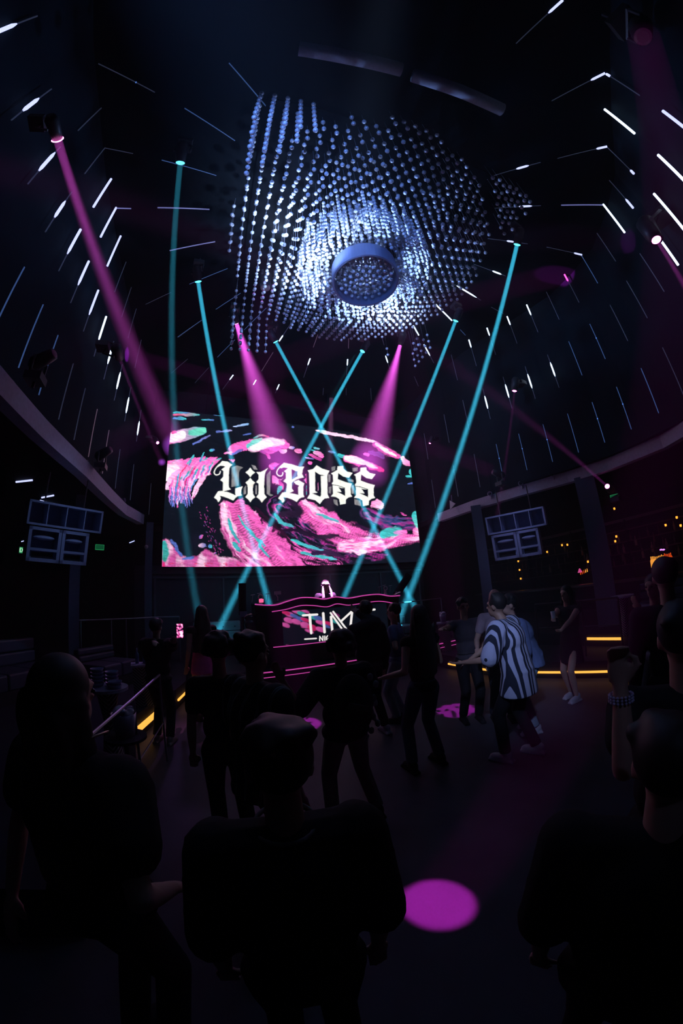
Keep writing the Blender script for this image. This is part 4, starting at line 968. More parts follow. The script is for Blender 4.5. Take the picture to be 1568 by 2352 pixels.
    for i in (0, 1):
        sm = MB(); a = ank[i]; lowz = a.z - .085
        sm.ell(Vector((a.x, a.y + .045, lowz + .045)), (.046, .135, .045), 12, 8); sm.ell(Vector((a.x, a.y - .02, lowz + .075)), (.044, .06, .06), 12, 8); sm.box((a.x, a.y + .045, lowz + .014), (.085, .27, .028))
        hull_obj(sm, 'shoe', shoes, root, .011, 1)
    # hair
    if hair != 'bald':
        mb = MB(); mb.ell(hd + Vector((0, -.024, .040)), (.090, .100, .100), 16, 12)
        if hair in ('short', 'messy'):
            for k in range(26 if hair == 'messy' else 10):
                t = random.uniform(0, 6.28); r_ = random.uniform(.02, .085); mb.ell(hd + Vector((r_ * math.cos(t), -.02 + r_ * math.sin(t), .105 + random.uniform(-.02, .03) - r_ * .35)), (.03, .03, .026), 8, 6)
        if hair == 'curly':
            for k in range(60):
                t = random.uniform(0, 6.28); f_ = random.uniform(-.3, 1.3); mb.ell(hd + Vector((.105 * math.cos(t) * math.cos(f_), -.035 + .105 * math.sin(t) * math.cos(f_), .03 + .11 * math.sin(f_))), (.032,) * 3, 8, 6)
        if hair in ('long', 'verylong'):
            n_ = 8 if hair == 'long' else 12
            for k in range(n_):
                f_ = k / (n_ - 1); mb.ell(hd + Vector((0, -.062 - .05 * min(1, f_ * 2) + L.y * -.2 * f_, .0 - f_ * (.34 if hair == 'long' else .55))), (.095 + .035 * math.sin(f_ * 2.6), .045, .06), 12, 8)
            for sx in (-1, 1):
                for k in range(5): mb.ell(hd + Vector((sx * (.08 + .01 * k), -.02, -.02 - .06 * k)), (.022, .05, .05), 8, 6)
            for k in range(18): f_ = random.random(); mb.ell(hd + Vector((random.uniform(-.11, .11), -.10 + random.uniform(-.015, .01), .02 - f_ * .42)), (.018, .02, .07), 6, 6)
        if hair == 'bun': mb.ell(hd + Vector((0, -.09, .12)), (.05, .05, .045), 10, 8)
        # keep the face free
        o = hull_obj(mb, 'hair', hairm, root, .012, 5)
    if group is None: pass
    tag(root, name_label, 'person', group)
    return dict(root=root, hd=hd, neck=neck, hip=hip, arms=arms, ank=ank, s=s, M=Mi.inverted(), chest=chest)
def at_head(px, py, h):
    q = PZ(px, py, h * .925); return (q.x, q.y)
def at_dist(px, py, d):
    r_ = ray(px, py); k = math.hypot(r_.x, r_.y); return (r_.x / k * d, r_.y / k * d)
def fl(px, py, z=0.0): q = PZ(px, py, z); return (q.x, q.y)
def ball_cap(P, m_, label=None):
    hd = P['hd']; mb = MB(); mb.ell(hd + Vector((0, -.012, .052)), (.088, .103, .075), 16, 10)
    mb.tube([hd + Vector((0, .07, .062)), hd + Vector((0, .125, .052)), hd + Vector((0, .165, .04))], [.075, .072, .05], 12, flat=.14)
    o = hull_obj(mb, 'cap', m_, P['root'], .009, 1)
    if label: o['label'] = label
    return o
STG = (3.1, 8.0)
# --- dancers of the middle distance
sh1 = stripes('striped_shirt_white', (.38, .42, .56), (.02, .025, .04), 8.2, .42, .98)
x_, y_ = fl(1196, 1738)
P1 = person('man in white shirt with dark vertical stripes, leaning to talk, white shoes', (x_, y_), (x_ - .45, y_ + 1.5), 1.80, lean=(-.02, .10), feet=((-.16, .10), (.13, -.13)), head=(0, .05), shirt=sh1, sleeve='elbow', loose=.035, shirt_len=.22, trousers=BLK, shoes=SHOEW,
            armL=(x_ - .48, y_ + .30, 1.12), armR=(x_ - .30, y_ + .45, 1.06), hair='short', body=SKD)
x2, y2 = fl(1236, 1706)
P2 = person('man in blue denim overshirt and pale jeans behind the striped shirt man', (x2 + .26, y2 + .26), (x2 - 1.0, y2 + 1.0), 1.78, lean=(-.06, .2), shirt=DENIM, sleeve='long', loose=.02, shirt_len=.10, trousers=JEAN, shoes=SHOEW, hair='short')
x3, y3 = at_dist(1132, 1357, 4.9)
P3 = person('bald man in pale short-sleeved shirt beside the slim right column', (x3, y3), (x3 - 1.2, y3 - 1.6), 1.80, shirt=cloth('pale', (.42, .34, .40)), hair='bald', armR=PD(1096, 1490, 4.55), lean=(0, .06), trousers=DK)
cup = lambda q, m_, lab: tag(MB().lathe([(.026, 0), (.034, .10), (.031, .10), (.024, .008), (.0005, .008)], n=14).lathe([(.026, 0), (.0005, 0)], n=14).build('drink_cup', m_, loc=q, smooth=True), lab, 'cup')
plastic = mat('cup_plastic', (.55, .6, .7), .25)
x4, y4 = fl(1318, 1606)
P4 = person('woman in black dress with long dark hair holding a cup, chunky white sneakers', (x4, y4), (x4 - 1.5, y4 + .2), 1.69, shirt=BLK, sleeve='none', lower='skirt', trousers=BLK, hem=.34, shoes=SHOEW, hair='verylong', armR=PD(1262, 1432, 4.75), armL=PD(1270, 1470, 4.9), fist=(True, True), feet=((-.09, .05), (.10, -.06)))
w_ = P4['M'] @ (P4['arms'][1][2] + (P4['arms'][1][2] - P4['arms'][1][1]).normalized() * .09); cup(w_ + Vector((0, 0, -.02)), plastic, 'pale drink cup in the hand of the black dress woman')
x5, y5 = at_dist(1064, 1400, 4.9)
P5 = person('man in grey T-shirt facing the room, arm stretched to the long-haired woman', (x5, y5), (x5 - .9, y5 - 2), 1.72, shirt=cloth('grey', (.10, .09, .11)), body=SKD, armR=PD(1000, 1450, 4.0), trousers=BLK, hair='short')
x6, y6 = fl(992, 1766)
P6 = person('long-haired woman in black crop top and dark jeans seen from behind', (x6 - .02, y6 + .05), (x6 + .1, y6 + 3), 1.74, shirt=BLK, sleeve='none', trousers=JEAND, hair='verylong', feet=((-.17, .02), (.17, 0)), armL=(x6 - .40, y6 + .2, 1.05), armR=(x6 + .25, y6 + .35, 1.15), build=.92)
x7, y7 = fl(918, 1656)
P7 = person('person in washed pale jeans half hidden behind the long-haired woman', (x7 + .02, y7), (x7 - 1, y7 + 1), 1.72, shirt=DENIM, trousers=JEAN, armL=PD(905, 1478, 5.0), shoes=DK, hair='short')
x8, y8 = fl(882, 1680)
P8 = person('man in dark cap and dark clothes with white shoes before the booth screen', (x8 - .16, y8), (x8 - .1, y8 + 3), 1.80, shirt=DK, sleeve='long', trousers=BLK, shoes=SHOEW, hair='short', armL=PD(822, 1408, 4.6), feet=((-.12, .05), (.16, -.05)), loose=.02, fist=(True, False))
ball_cap(P8, DK)
x9, y9 = fl(815, 1893)
KH = cloth('khaki', (.13, .13, .12))
P9 = person('dark-haired dancer with backpack and baggy grey trousers, left arm stretched out', (x9 - .02, y9), (x9 + .1, y9 + 3), 1.63, shirt=BLK, sleeve='elbow', loose=.03, trousers=KH, hair='curly', body=SKD, feet=((-.17, .0), (.26, .02)), armL=PD(648, 1562, 2.55), poleL=(-.2, -.2, -1), armR=(x9 + .36, y9 + .35, 1.12), shoes=BLK, build=1.05)
bp_ = MB(); c_ = P9['chest']; bp_.ell(c_ + Vector((0, -.20, -.06)), (.17, .10, .24), 14, 10).ell(c_ + Vector((0, -.28, -.14)), (.12, .06, .13), 12, 8); bk = hull_obj(bp_, 'backpack', cloth('backpack', (.02, .02, .022)), P9['root'], .014, 1)
MB().box(c_ + Vector((-.02, -.345, -.05)), (.16, .012, .045), Matrix.Rotation(.35, 3, 'Y')).build('patch', cloth('patch', (.07, .075, .06)), bk)
fb = MB()
for k in range(9): fb.ell(c_ + Vector((.17 + .03 * math.sin(k * 2.1), -.20 + .02 * math.cos(k * 3), .12 - .055 * k)), (.028, .02, .034), 8, 6)
hull_obj(fb, 'fringed_scarf', cloth('scarf_pale', (.30, .34, .34)), P9['root'], .01, 1)
# --- the group at the left
x13, y13 = fl(476, 1652)
P13 = person('woman with long dark hair and a bright pink skirt', (x13, y13), (x13 - .8, y13 + 2), 1.82, shirt=BLK, sleeve='none', lower='skirt', trousers=cloth('pink_skirt', (.62, .12, .34)), hem=.20, hair='verylong', shoes=BLK, body=SK)
x14, y14 = fl(382, 1706)
P14 = person('person in black filming with a raised phone at the left', (x14 - .03, y14), (x14 + 1.2, y14 + 3), 1.68, shirt=BLK, sleeve='long', trousers=BLK, shoes=mat('sandal', (.2, .18, .16), .6), hair='short', armL=PD(396, 1462, 3.62), armR=PD(416, 1466, 3.62), loose=.03, fist=(True, True))
ph = PD(413, 1449, 3.72); phn = empty('phone', ph); dq = (CP - ph).normalized()
phn.rotation_euler = (0, 0, math.atan2(-dq.x, dq.y))
MB().box((0, -.006, 0), (.075, .009, .155)).build('case', BLK, phn)
pm = bpy.data.materials.new('phone_picture'); pm.use_nodes = True; nt = pm.node_tree; b = nt.nodes['Principled BSDF']; tc = nt.nodes.new('ShaderNodeTexCoord'); nz = nt.nodes.new('ShaderNodeTexNoise'); nz.inputs['Scale'].default_value = 34; rp = nt.nodes.new('ShaderNodeValToRGB')
nt.links.new(tc.outputs['Object'], nz.inputs['Vector']); nt.links.new(nz.outputs['Fac'], rp.inputs[0]); nt.links.new(rp.outputs[0], b.inputs['Emission Color']); b.inputs['Emission Strength'].default_value = 1.3; b.inputs['Base Color'].default_value = (.01, .01, .01, 1)
rp.color_ramp.elements[0].position = .42; rp.color_ramp.elements[0].color = (.01, .005, .02, 1); rp.color_ramp.elements[1].position = .62; rp.color_ramp.elements[1].color = (1, .7, .9, 1); e_ = rp.color_ramp.elements.new(.52); e_.color = (.9, .08, .4, 1)
try: pm.cycles.emission_sampling = 'NONE'
except Exception: pass
MB().box((0, .0, 0), (.066, .004, .142)).build('display', pm, phn); tag(phn, 'phone held up filming, its screen glowing pink', 'phone')
sh2 = stripes('striped_shirt_dark', (.014, .016, .02), (.16, .20, .22), 11.0, .80, .97)
xq, yq = at_head(582, 1508, 1.74)
P11 = person('young man in dark shirt with thin pale stripes, face in profile', (xq, yq), (xq + 2, yq + .9), 1.74, shirt=sh2, sleeve='short', loose=.03, shirt_len=.12, trousers=BLK, hair='messy', body=SK)
xr, yr = at_head(503, 1527, 1.66)
P12 = person('person with dark bushy hair behind the thin striped shirt man', (xr * 1.15, yr * 1.15), (xr, yr + 3), 1.68, shirt=BLK, trousers=BLK, hair='curly')
# --- people close to the camera
q10 = PD(637, 1762, .95)
P10 = person('person in black T-shirt with pale neckline, head nearest the camera', (q10.x, q10.y - .02), (q10.x + .6, q10.y + 3), q10.z / .925, shirt=BLK, sleeve='elbow', loose=.02, trousers=BLK, hair='messy', hairm=HAIR, build=1.0, voxel=.01)
nk = P10['neck']; MB().tube([nk + Vector((.082 * math.cos(t), -.0 + .078 * math.sin(t), .012 + .018 * math.cos(t * 2) * 0 + .012 * math.sin(t))) for t in [2 * math.pi * k / 24 for k in range(25)]], .007, 6, cap=False).build('collar', cloth('collar', (.10, .13, .13)), P10['root'], True)
q15 = PD(152, 1612, 1.28)
P15 = person('woman with long dark hair and a bead necklace at the left edge', (q15.x, q15.y), (q15.x + 1.5, q15.y + 2), q15.z / .925, shirt=BLK, sleeve='short', trousers=BLK, hair='verylong', loose=.03, build=1.1, armR=(q15.x + .26, q15.y - .10, 1.02), armL=(q15.x - .3, q15.y, .95))
nk = P15['neck']; MB().tube([nk + Vector((.11 * math.cos(t), .02 + .10 * math.sin(t), .03 + .05 * math.cos(t))) for t in [2 * math.pi * k / 24 for k in range(25)]], .004, 6, cap=False).build('necklace', mat('necklace', (.5, .4, .3), .3, metal=.5), P15['root'], True)
q16 = PD(1566, 1475, 1.5)
P16 = person('person in black at the right edge with a white beaded bracelet', (q16.x, q16.y), (q16.x * 2.2, q16.y * 3.2), q16.z / .925, shirt=BLK, sleeve='short', trousers=BLK, hair='short', armL=PD(1424, 1575, 1.22), poleL=(0, -.3, -1), loose=.015, build=1.05, fist=(True, False))
el, wr = P16['arms'][0][1:]; dw = (wr - el).normalized(); br_ = MB(); c0 = wr - dw * .045; a1 = dw.cross(Vector((0, 0, 1))).normalized(); a2 = dw.cross(a1)
for rr_ in range(3):
    for k in range(18): t = 2 * math.pi * k / 18; br_.ell(c0 + dw * .009 * rr_ + (a1 * math.cos(t) + a2 * math.sin(t)) * .034, (.0045,) * 3, 6, 5)
br_.build('bracelet', mat('bracelet_beads', (.5, .5, .75), .4), P16['root'], True)
q18 = PD(1535, 1770, .98)
P18 = person('person in black T-shirt at the lower right corner, shoulder towards the camera', (q18.x, q18.y), (q18.x * 2, q18.y * 2.6), q18.z / .925, shirt=BLK, sleeve='elbow', loose=.02, trousers=BLK, hair='short', build=1.2)
x17, y17 = at_dist(1527, 1330, 3.0)
P17 = person('tall dark figure in front of the bar lights at the right', (x17, y17), (x17 + 2, y17 + 1), 1.90, shirt=BLK, sleeve='long', trousers=BLK, hair='short', build=1.1)
x19, y19 = at_dist(1500, 1362, 4.2)
P19 = person('person with cropped hair at the high table on the right', (x19, y19), (x19 - 2, y19 + .4), 1.74, shirt=cloth('mid', (.10, .11, .15)), sleeve='short', trousers=DK, hair='short', armL=PD(1470, 1400, 4.0), body=SKD)
# --- the disc jockey on the stage
xd, yd = PY(744, 1350, 7.78).x, 7.78
PDJ = person('disc jockey in white cap and grey T-shirt bending over the booth', (xd, yd + .05), (xd - .7, yd - 5), 1.78, z=ST, lean=(0, .16), head=(0, .05), shirt=cloth('dj_shirt', (.09, .08, .12)), sleeve='elbow', trousers=BLK, hair='short', body=SK, armL=(xd + .30, yd - .30, ST + 1.02), armR=(xd - .28, yd - .30, ST + 1.02))
cp_ = ball_cap(PDJ, cloth('cap_white', (.78, .74, .78), na=.05), 'white baseball cap')
hd = PDJ['hd']
for k, xx in enumerate((-.036, -.012, .012, .036)):
    MB().tube([hd + Vector((xx + .008 * math.cos(t), .083 - abs(xx) * .25, .085 + .010 * math.sin(t))) for t in [6.283 * j / 8 for j in range(9)]], .0028, 5, cap=False).build('cap_letter', BLK, cp_)
tw = MB()
for sx in (-1, 1): tw.tube([hd + Vector((sx * .07, .03, .0)), hd + Vector((sx * .095, .10, -.12)), hd + Vector((sx * .10, .14, -.26)), hd + Vector((sx * .12, .15, -.42))], [.022, .032, .036, .038], 10, flat=.5)
hull_obj(tw, 'towel', cloth('towel', (.7, .6, .7)), PDJ['root'], .01, 1)['label'] = 'pale towel hanging from under the cap'
hp = MB().tube([hd + Vector((.098 * math.cos(t), -.02, .03 + .115 * math.sin(t))) for t in [math.pi * k / 12 for k in range(13)]], .008, 6)
for sx in (-1, 1): hp.ell(hd + Vector((sx * .10, -.01, .0)), (.02, .035, .04), 10, 8)
hp.build('headphones', mat('headphone_black', (.02, .02, .025), .4), PDJ['root'], True)
pt((xd - .2, 6.2, 6.3), 4500, (1, .32, .85), .05, 'SPOT', (xd, 7.6, 2.05), 8.5, .5)
pt((.9, 7.8, 5.5), 170, (1, .22, .6), .05, 'SPOT', (x13, y13, .95), 12, .5)  # added lamp without a fixture, brightens the pink skirt
pt((-1.0, -2.0, 4.5), 5, (.4, .48, 1), .05, 'SPOT', PD(1405, 1650, 1.3), 14, .6)  # added out-of-view lamp, puts blue light on the forearm with the bracelet

# ---------------------------------------------------------------- raised seating areas
amber = mat('amber_led', (.6, .4, .1), .5, emit=(1.0, .46, .07), strength=1.25)
deck = mat('deck_dark', (.02, .02, .03), .7, spec=.1, noise_amt=.2)
PLH = .35
EL = [(-.80, 1.9), (-.77, 4.4), (-.86, 5.02), (-.62, 5.88), (-.33, 6.46), (-.16, 7.1), (-.14, 9.7)]
struct('floor_left_platform', MB().poly([(-6.9, 1.9, .001)] + [(x, y, .001) for x, y in EL] + [(-6.9, 9.7, .001)], PLH, (0, 0, 1)), deck)
ER = [(6.05, 8.6), (5.42, 7.2), (5.30, 6.05), (5.34, 4.65), (5.64, 3.81), (6.15, 2.38), (6.5, 1.2)]
struct('floor_right_platform', MB().poly([(13.4, 8.6, .001)] + [(x, y, .001) for x, y in ER] + [(13.4, 1.2, .001)], .3, (0, 0, 1)), deck)
def strip(pts, z, w_, name, label, parent=None):
    mb = MB()
    for i in range(len(pts) - 1):
        a, b = Vector((*pts[i], z)), Vector((*pts[i + 1], z)); t = (b - a).normalized(); M = Matrix([[t.x, -t.y, 0], [t.y, t.x, 0], [0, 0, 1]]); mb.box((a + b) / 2, ((b - a).length, .025, w_), M)
    return tag(mb.build(name, amber), label, 'led strip')
strip([(x + .03, y) for x, y in EL[2:4]], .16, .085, 'amber_strip', 'glowing amber step light at the left platform edge')
strip([(x + .03, y) for x, y in EL[4:6]], .16, .035, 'amber_strip', 'thin faint amber step light left, farther along the platform')
strip([(x - .03, y) for x, y in ER[2:6]], .12, .036, 'amber_strip', 'long curved amber light along the foot of the right platform')
struct('floor_upper_platform', MB().box((10.2, 5.0, .42), (6.3, 6.8, .26)), deck)
strip([(7.02, 3.62), (7.02, 2.86)], .46, .05, 'amber_strip', 'short amber light on the upper step of the right platform')
railm = mat('rail_steel', (.20, .22, .26), .35, metal=.6); raild = mat('rail_black', (.02, .02, .025), .4)
def railing(pts, ztop, zbase, posts, label, mids=(), m_=None, r=.018):
    m_ = m_ or railm; p0 = Vector((*pts[0], zbase)); root = empty('railing', p0)
    MB().tube([Vector((*p, ztop)) - p0 for p in pts], r, 8).build('top_rail', m_, root)
    for zz in mids: MB().tube([Vector((*p, zz)) - p0 for p in pts], r * .6, 6).build('lower_rail', m_, root)
    for f_ in posts:
        L = [(Vector(pts[i + 1]) - Vector(pts[i])).length for i in range(len(pts) - 1)]; d = f_ * sum(L)
        for i, l_ in enumerate(L):
            if d <= l_ + 1e-6: q = Vector(pts[i]).lerp(Vector(pts[i + 1]), d / l_); break
            d -= l_
        MB().tube([Vector((q.x, q.y, zbase)) - p0, Vector((q.x, q.y, ztop)) - p0], r * .9, 8).build('post', m_, root)
    return tag(root, label, 'railing')
railing([(-.72, 2.35), (-.56, 3.3), (-.40, 4.35)], 1.06, .0, (0, .5, 1), 'low steel railing beside the left platform, nearest the camera', (.48,), railm, .014)
railing([(-2.36, 7.74), (-1.75, 8.3), (-.95, 9.07), (-.3, 9.25)], 1.5, PLH, (.02, .30, .45, .75, 1), 'thin steel railing behind the seats left of the booth', (), railm)
railing([(4.9, 8.65), (5.9, 8.5), (7.2, 8.35)], 1.5, .3, (0, .35, .7, 1), 'thin steel railing right of the booth', (), railm)
railing([(6.35, 2.6), (6.25, 3.3), (6.1, 4.2)], 1.32, .3, (0, .42, 1), 'black railing on the right platform', (.85,), raild, .02)
# seats
leath = mat('sofa_leather', (.30, .42, .46), .4, noise_amt=.15); leathd = mat('sofa_dark', (.045, .05, .085), .5, noise_amt=.2)
def sofa(x, y, z, w_, ang, label, m_, seat_h=.45, back_h=.98, tufts=4):
    root = empty('sofa', (x, y, z), ang)
    MB().box((0, 0, .1), (w_, .7, .2)).build('base', raild, root)
    n = max(1, round(w_ / .55)); sw = w_ / n
    for i in range(n):
        o = MB().box((-w_ / 2 + sw * (i + .5), -.03, .2 + (seat_h - .2) / 2), (sw - .015, .66, seat_h - .2)).build('seat_cushion', m_, root); bv = o.modifiers.new('b', 'BEVEL'); bv.width = .03; bv.segments = 2
    for r_ in range(2):
        o = MB().box((0, .30 + .02 * r_, seat_h + (back_h - seat_h) * (.25 + .5 * r_)), (w_, .14, (back_h - seat_h) / 2 - .012)).build('back_cushion', m_, root); bv = o.modifiers.new('b', 'BEVEL'); bv.width = .03; bv.segments = 2
        if r_ and tufts:
            for k in range(tufts): MB().ell((-w_ / 2 + w_ * (k + .5) / tufts, .245, seat_h + (back_h - seat_h) * .72), (.018, .012, .018), 8, 6).build('button', raild, o)
    return tag(root, label, 'sofa')
q = PY(500, 1450, 9.1); sofa(q.x + .02, 9.25, PLH, 1.25, 0.0, 'tufted sofa lit teal by a beam, left of the booth', leath)
q = PY(985, 1420, 9.1); sofa(5.9, 9.3, .3, 1.4, 0.0, 'tufted sofa right of the booth behind the railing', leath)
sofa(-3.25, 5.45, PLH, 2.9, R(68), 'long dark blue banquette along the left side', leathd, back_h=.88, tufts=0)
sofa(-1.6, 7.0, PLH, .95, R(60), 'short dark banquette beyond the long left one', leathd, back_h=.7, tufts=0)
sofa(8.6, 2.2, .55, 1.5, R(-75), 'low dark sofa on the right platform behind the railing', leathd, back_h=.8, tufts=0)
# chevron sided tables
def chevron(name):
    m = bpy.data.materials.new(name); m.use_nodes = True; nt = m.node_tree; b = nt.nodes['Principled BSDF']; b.inputs['Roughness'].default_value = .5
    tc = nt.nodes.new('ShaderNodeTexCoord'); sp = nt.nodes.new('ShaderNodeSeparateXYZ'); nt.links.new(tc.outputs['Object'], sp.inputs[0])
    def mth(op, a, v=None, b_=None):
        n = nt.nodes.new('ShaderNodeMath'); n.operation = op; nt.links.new(a, n.inputs[0])
        if v is not None: n.inputs[1].default_value = v
        if b_ is not None: nt.links.new(b_, n.inputs[1])
        return n.outputs[0]
    ax = mth('ABSOLUTE', sp.outputs[0]); s_ = mth('SUBTRACT', ax, None, sp.outputs[2]); f = mth('FRACT', mth('MULTIPLY', s_, 22.0)); g = mth('GREATER_THAN', f, .72)
    mx = nt.nodes.new('ShaderNodeMix'); mx.data_type = 'RGBA'; mx.inputs['A'].default_value = (.015, .015, .02, 1); mx.inputs['B'].default_value = (.38, .38, .40, 1); nt.links.new(g, mx.inputs['Factor']); nt.links.new(mx.outputs['Result'], b.inputs['Base Color']); return m
chev = chevron('chevron_panel'); tabm = mat('table_top_pale', (.30, .33, .46), .45, noise_amt=.2, scale=30)
def table(x, y, z, h, r, label, square=False):
    root = empty('table', (x, y, z), math.atan2(-x, y) if True else 0)
    if square:
        MB().box((0, 0, h - .015), (r * 2, r * 2, .03)).build('table_top', tabm, root); MB().box((0, 0, (h - .03) / 2), (r * 1.7, r * 1.7, h - .03)).build('chevron_base', chev, root)
    else:
        MB().lathe([(.0005, h), (r, h), (r, h - .03), (.0005, h - .03)], n=28).build('table_top', tabm, root)
        MB().lathe([(.0005, h - .03), (r * .55, h - .03), (r * .28, h * .5), (r * .5, .0), (.0005, 0)], n=12).build('chevron_base', chev, root)
    return tag(root, label, 'table')
ta = PZ(246, 1577, PLH + .72); table(ta.x, ta.y, PLH, .72, .21, 'round pale table with stacked tubs on the left platform')
tb = PZ(325, 1524, PLH + .62); table(tb.x, tb.y, PLH, .62, .16, 'square chevron patterned table holding bottles, left of the crowd', True)
tc_ = PZ(397, 1430, PLH + .85); table(-.75, 7.6, PLH, .75, .17, 'chevron patterned table behind the person filming', True)
td = PZ(1438, 1440, .3 + .95); table(6.95, 2.75, .55, .74, .22, 'round high table on the right platform')
table(5.7, 6.6, .3, .7, .17, 'chevron patterned table right of the booth', True)
table(6.15, 4.9, .3, .7, .18, 'chevron patterned table behind the bald man', True)
tub = mat('clear_tub', (.22, .26, .42), .3, noise_amt=.3, scale=30)
def stackit(x, y, z, n, lab, grp):
    for k in range(n):
        o = MB().lathe([(.0005, 0), (.055, 0), (.07, .035), (.066, .035), (.052, .006), (.0005, .006)], n=16).build('plastic_tub', tub, loc=(x, y, z + .036 * k), smooth=True)
        tag(o, lab, 'tub', grp)
for j, (dx, dy, n) in enumerate(((-.10, .02, 5), (.04, .06, 4), (.10, -.08, 2))):
    stackit(ta.x + dx, ta.y + dy, PLH + .722, n, 'clear plastic tub in the %s stack on the round left table' % ('tallest', 'middle', 'lowest')[j], 'stacked tubs on the left table, stack %s' % ('one', 'two', 'three')[j])
def bottle(x, y, z, s, m_, label, grp=None):
    o = MB().lathe([(.0005, 0), (.036, 0), (.036, .17), (.014, .22), (.013, .29), (.0005, .29)], n=10).build('bottle', m_, loc=(x, y, z), smooth=True); o.scale = (s, s, s); return tag(o, label, 'bottle', grp)
gl_b = mat('bottle_blue_glass', (.10, .16, .30), .15); gl_d = mat('bottle_dark', (.05, .05, .06), .2)
for k, (dx, dy) in enumerate(((-.07, .03), (.04, .05), (.08, -.05))): bottle(tb.x + dx, tb.y + dy, PLH + .622, .8, gl_b, 'bottle on the square chevron table, %s from the left' % ORD[k], 'bottles on the square chevron table')
def bucket(p, r, h, label, sup=None):
    root = empty('ice_bucket', p); MB().lathe([(.0005, 0), (r * .72, 0), (r, h), (r * .96, h), (r * .7, .01), (.0005, .01)], n=20).build('pail', mat('bucket_steel', (.28, .33, .45), .35, metal=.4), root, True)
    bg = MB()
    for k in range(16): t = k * 2.4; bg.ell((r * .55 * math.cos(t), r * .55 * math.sin(t), h + .01 + .02 * math.sin(k)), (.04, .035, .03), 8, 6)
    hull_obj(bg, 'ice', mat('ice_cubes', (.4, .45, .6), .25), root, .01, 0); return tag(root, label, 'ice bucket')
bk_p = PD(288, 1690, 3.6); bucket((bk_p.x, bk_p.y, bk_p.z - .0), .115, .21, 'ice bucket with a loose clear bag, beside the near railing')
rt = empty('side_table', (bk_p.x, bk_p.y, 0)); zt_ = bk_p.z; MB().lathe([(.0005, zt_), (.19, zt_), (.19, zt_ - .025), (.0005, zt_ - .025)], n=24).build('table_top', deck, rt); MB().tube([(0, 0, 0), (0, 0, zt_ - .02)], .025, 8).lathe([(.0005, .02), (.14, .02), (.14, 0), (.0005, 0)], n=20).build('pedestal', raild, rt); tag(rt, 'small dark round table under the near ice bucket', 'table')
for (x, y, z, lb) in ((-.78, 7.55, PLH + .75, 'ice bucket on the chevron table behind the filming person'), (5.7, 6.6, 1.0, 'ice bucket on the chevron table right of the booth')):
    bucket((x, y, z + .002), .09, .2, lb)
# ---------------------------------------------------------------- hanging loudspeaker clusters
spm = mat('speaker_shell', (.34, .40, .58), .7, noise_amt=.15, scale=40); spk = mat('speaker_throat', (.008, .008, .011), .8)
def frame_box(mb, x0, x1, z0, z1, d, t, open_=True):
    mb.box(((x0 + x1) / 2, 0, z1 - t / 2), (x1 - x0, d, t)).box(((x0 + x1) / 2, 0, z0 + t / 2), (x1 - x0, d, t)).box((x0 + t / 2, 0, (z0 + z1) / 2), (t, d, z1 - z0)).box((x1 - t / 2, 0, (z0 + z1) / 2), (t, d, z1 - z0)).box(((x0 + x1) / 2, d * .45, (z0 + z1) / 2), (x1 - x0, .02, z1 - z0))
def cluster(p, yaw, pitch, s, label):
    root = empty('loudspeaker_cluster', p, rot=(pitch, 0, yaw)); root.scale = (s, s, s)
    top = MB(); frame_box(top, -.55, .55, .0, .34, .45, .03); o = top.build('horn_cabinet', spm, root)
    for x in (-.275, 0, .275):
        MB().box((x, -.02, .17), (.014, .40, .29)).build('divider', spm, o)
    for x0, x1, nm in ((-.50, -.03, ''), (-.02, .38, '')):
        c = MB(); frame_box(c, x0, x1, -.50, -.02, .42, .045); o = c.build('speaker_cabinet', spm, root)
        MB().box(((x0 + x1) / 2, -.19, -.33), (x1 - x0 - .05, .03, .035)).build('cross_bar', spm, o)
        hn = MB(); cxx = (x0 + x1) / 2; w_ = (x1 - x0) * .34
        hn.ell((cxx, -.10, -.165), (w_, .09, .035), 14, 8); hn.box((cxx, .1, -.165), (w_ * 2.1, .1, .2)); hn.build('horn', spm, o)
        MB().box((cxx, -.12, -.42), (x1 - x0 - .16, .02, .10)).build('port', spk, o)
    for xx in (-.3, .3): MB().tube([(xx, .05, .34), (xx, .05, .80)], .012, 6).build('hanging_rod', raild, root)
    return tag(root, label, 'loudspeakers')
pL = PD(142, 1214, 5.9); cluster((pL.x, pL.y, pL.z), math.atan2(-(.9 - pL.x), .9 - pL.y) + math.pi, R(10), 1.0, 'hanging loudspeaker cluster under the left balcony')
pR = PD(1190, 1217, 8.6); cluster((pR.x, pR.y, pR.z), math.atan2(-(.8 - pR.x), 1.8 - pR.y) + math.pi, R(8), 1.25, 'hanging loudspeaker cluster under the right balcony')
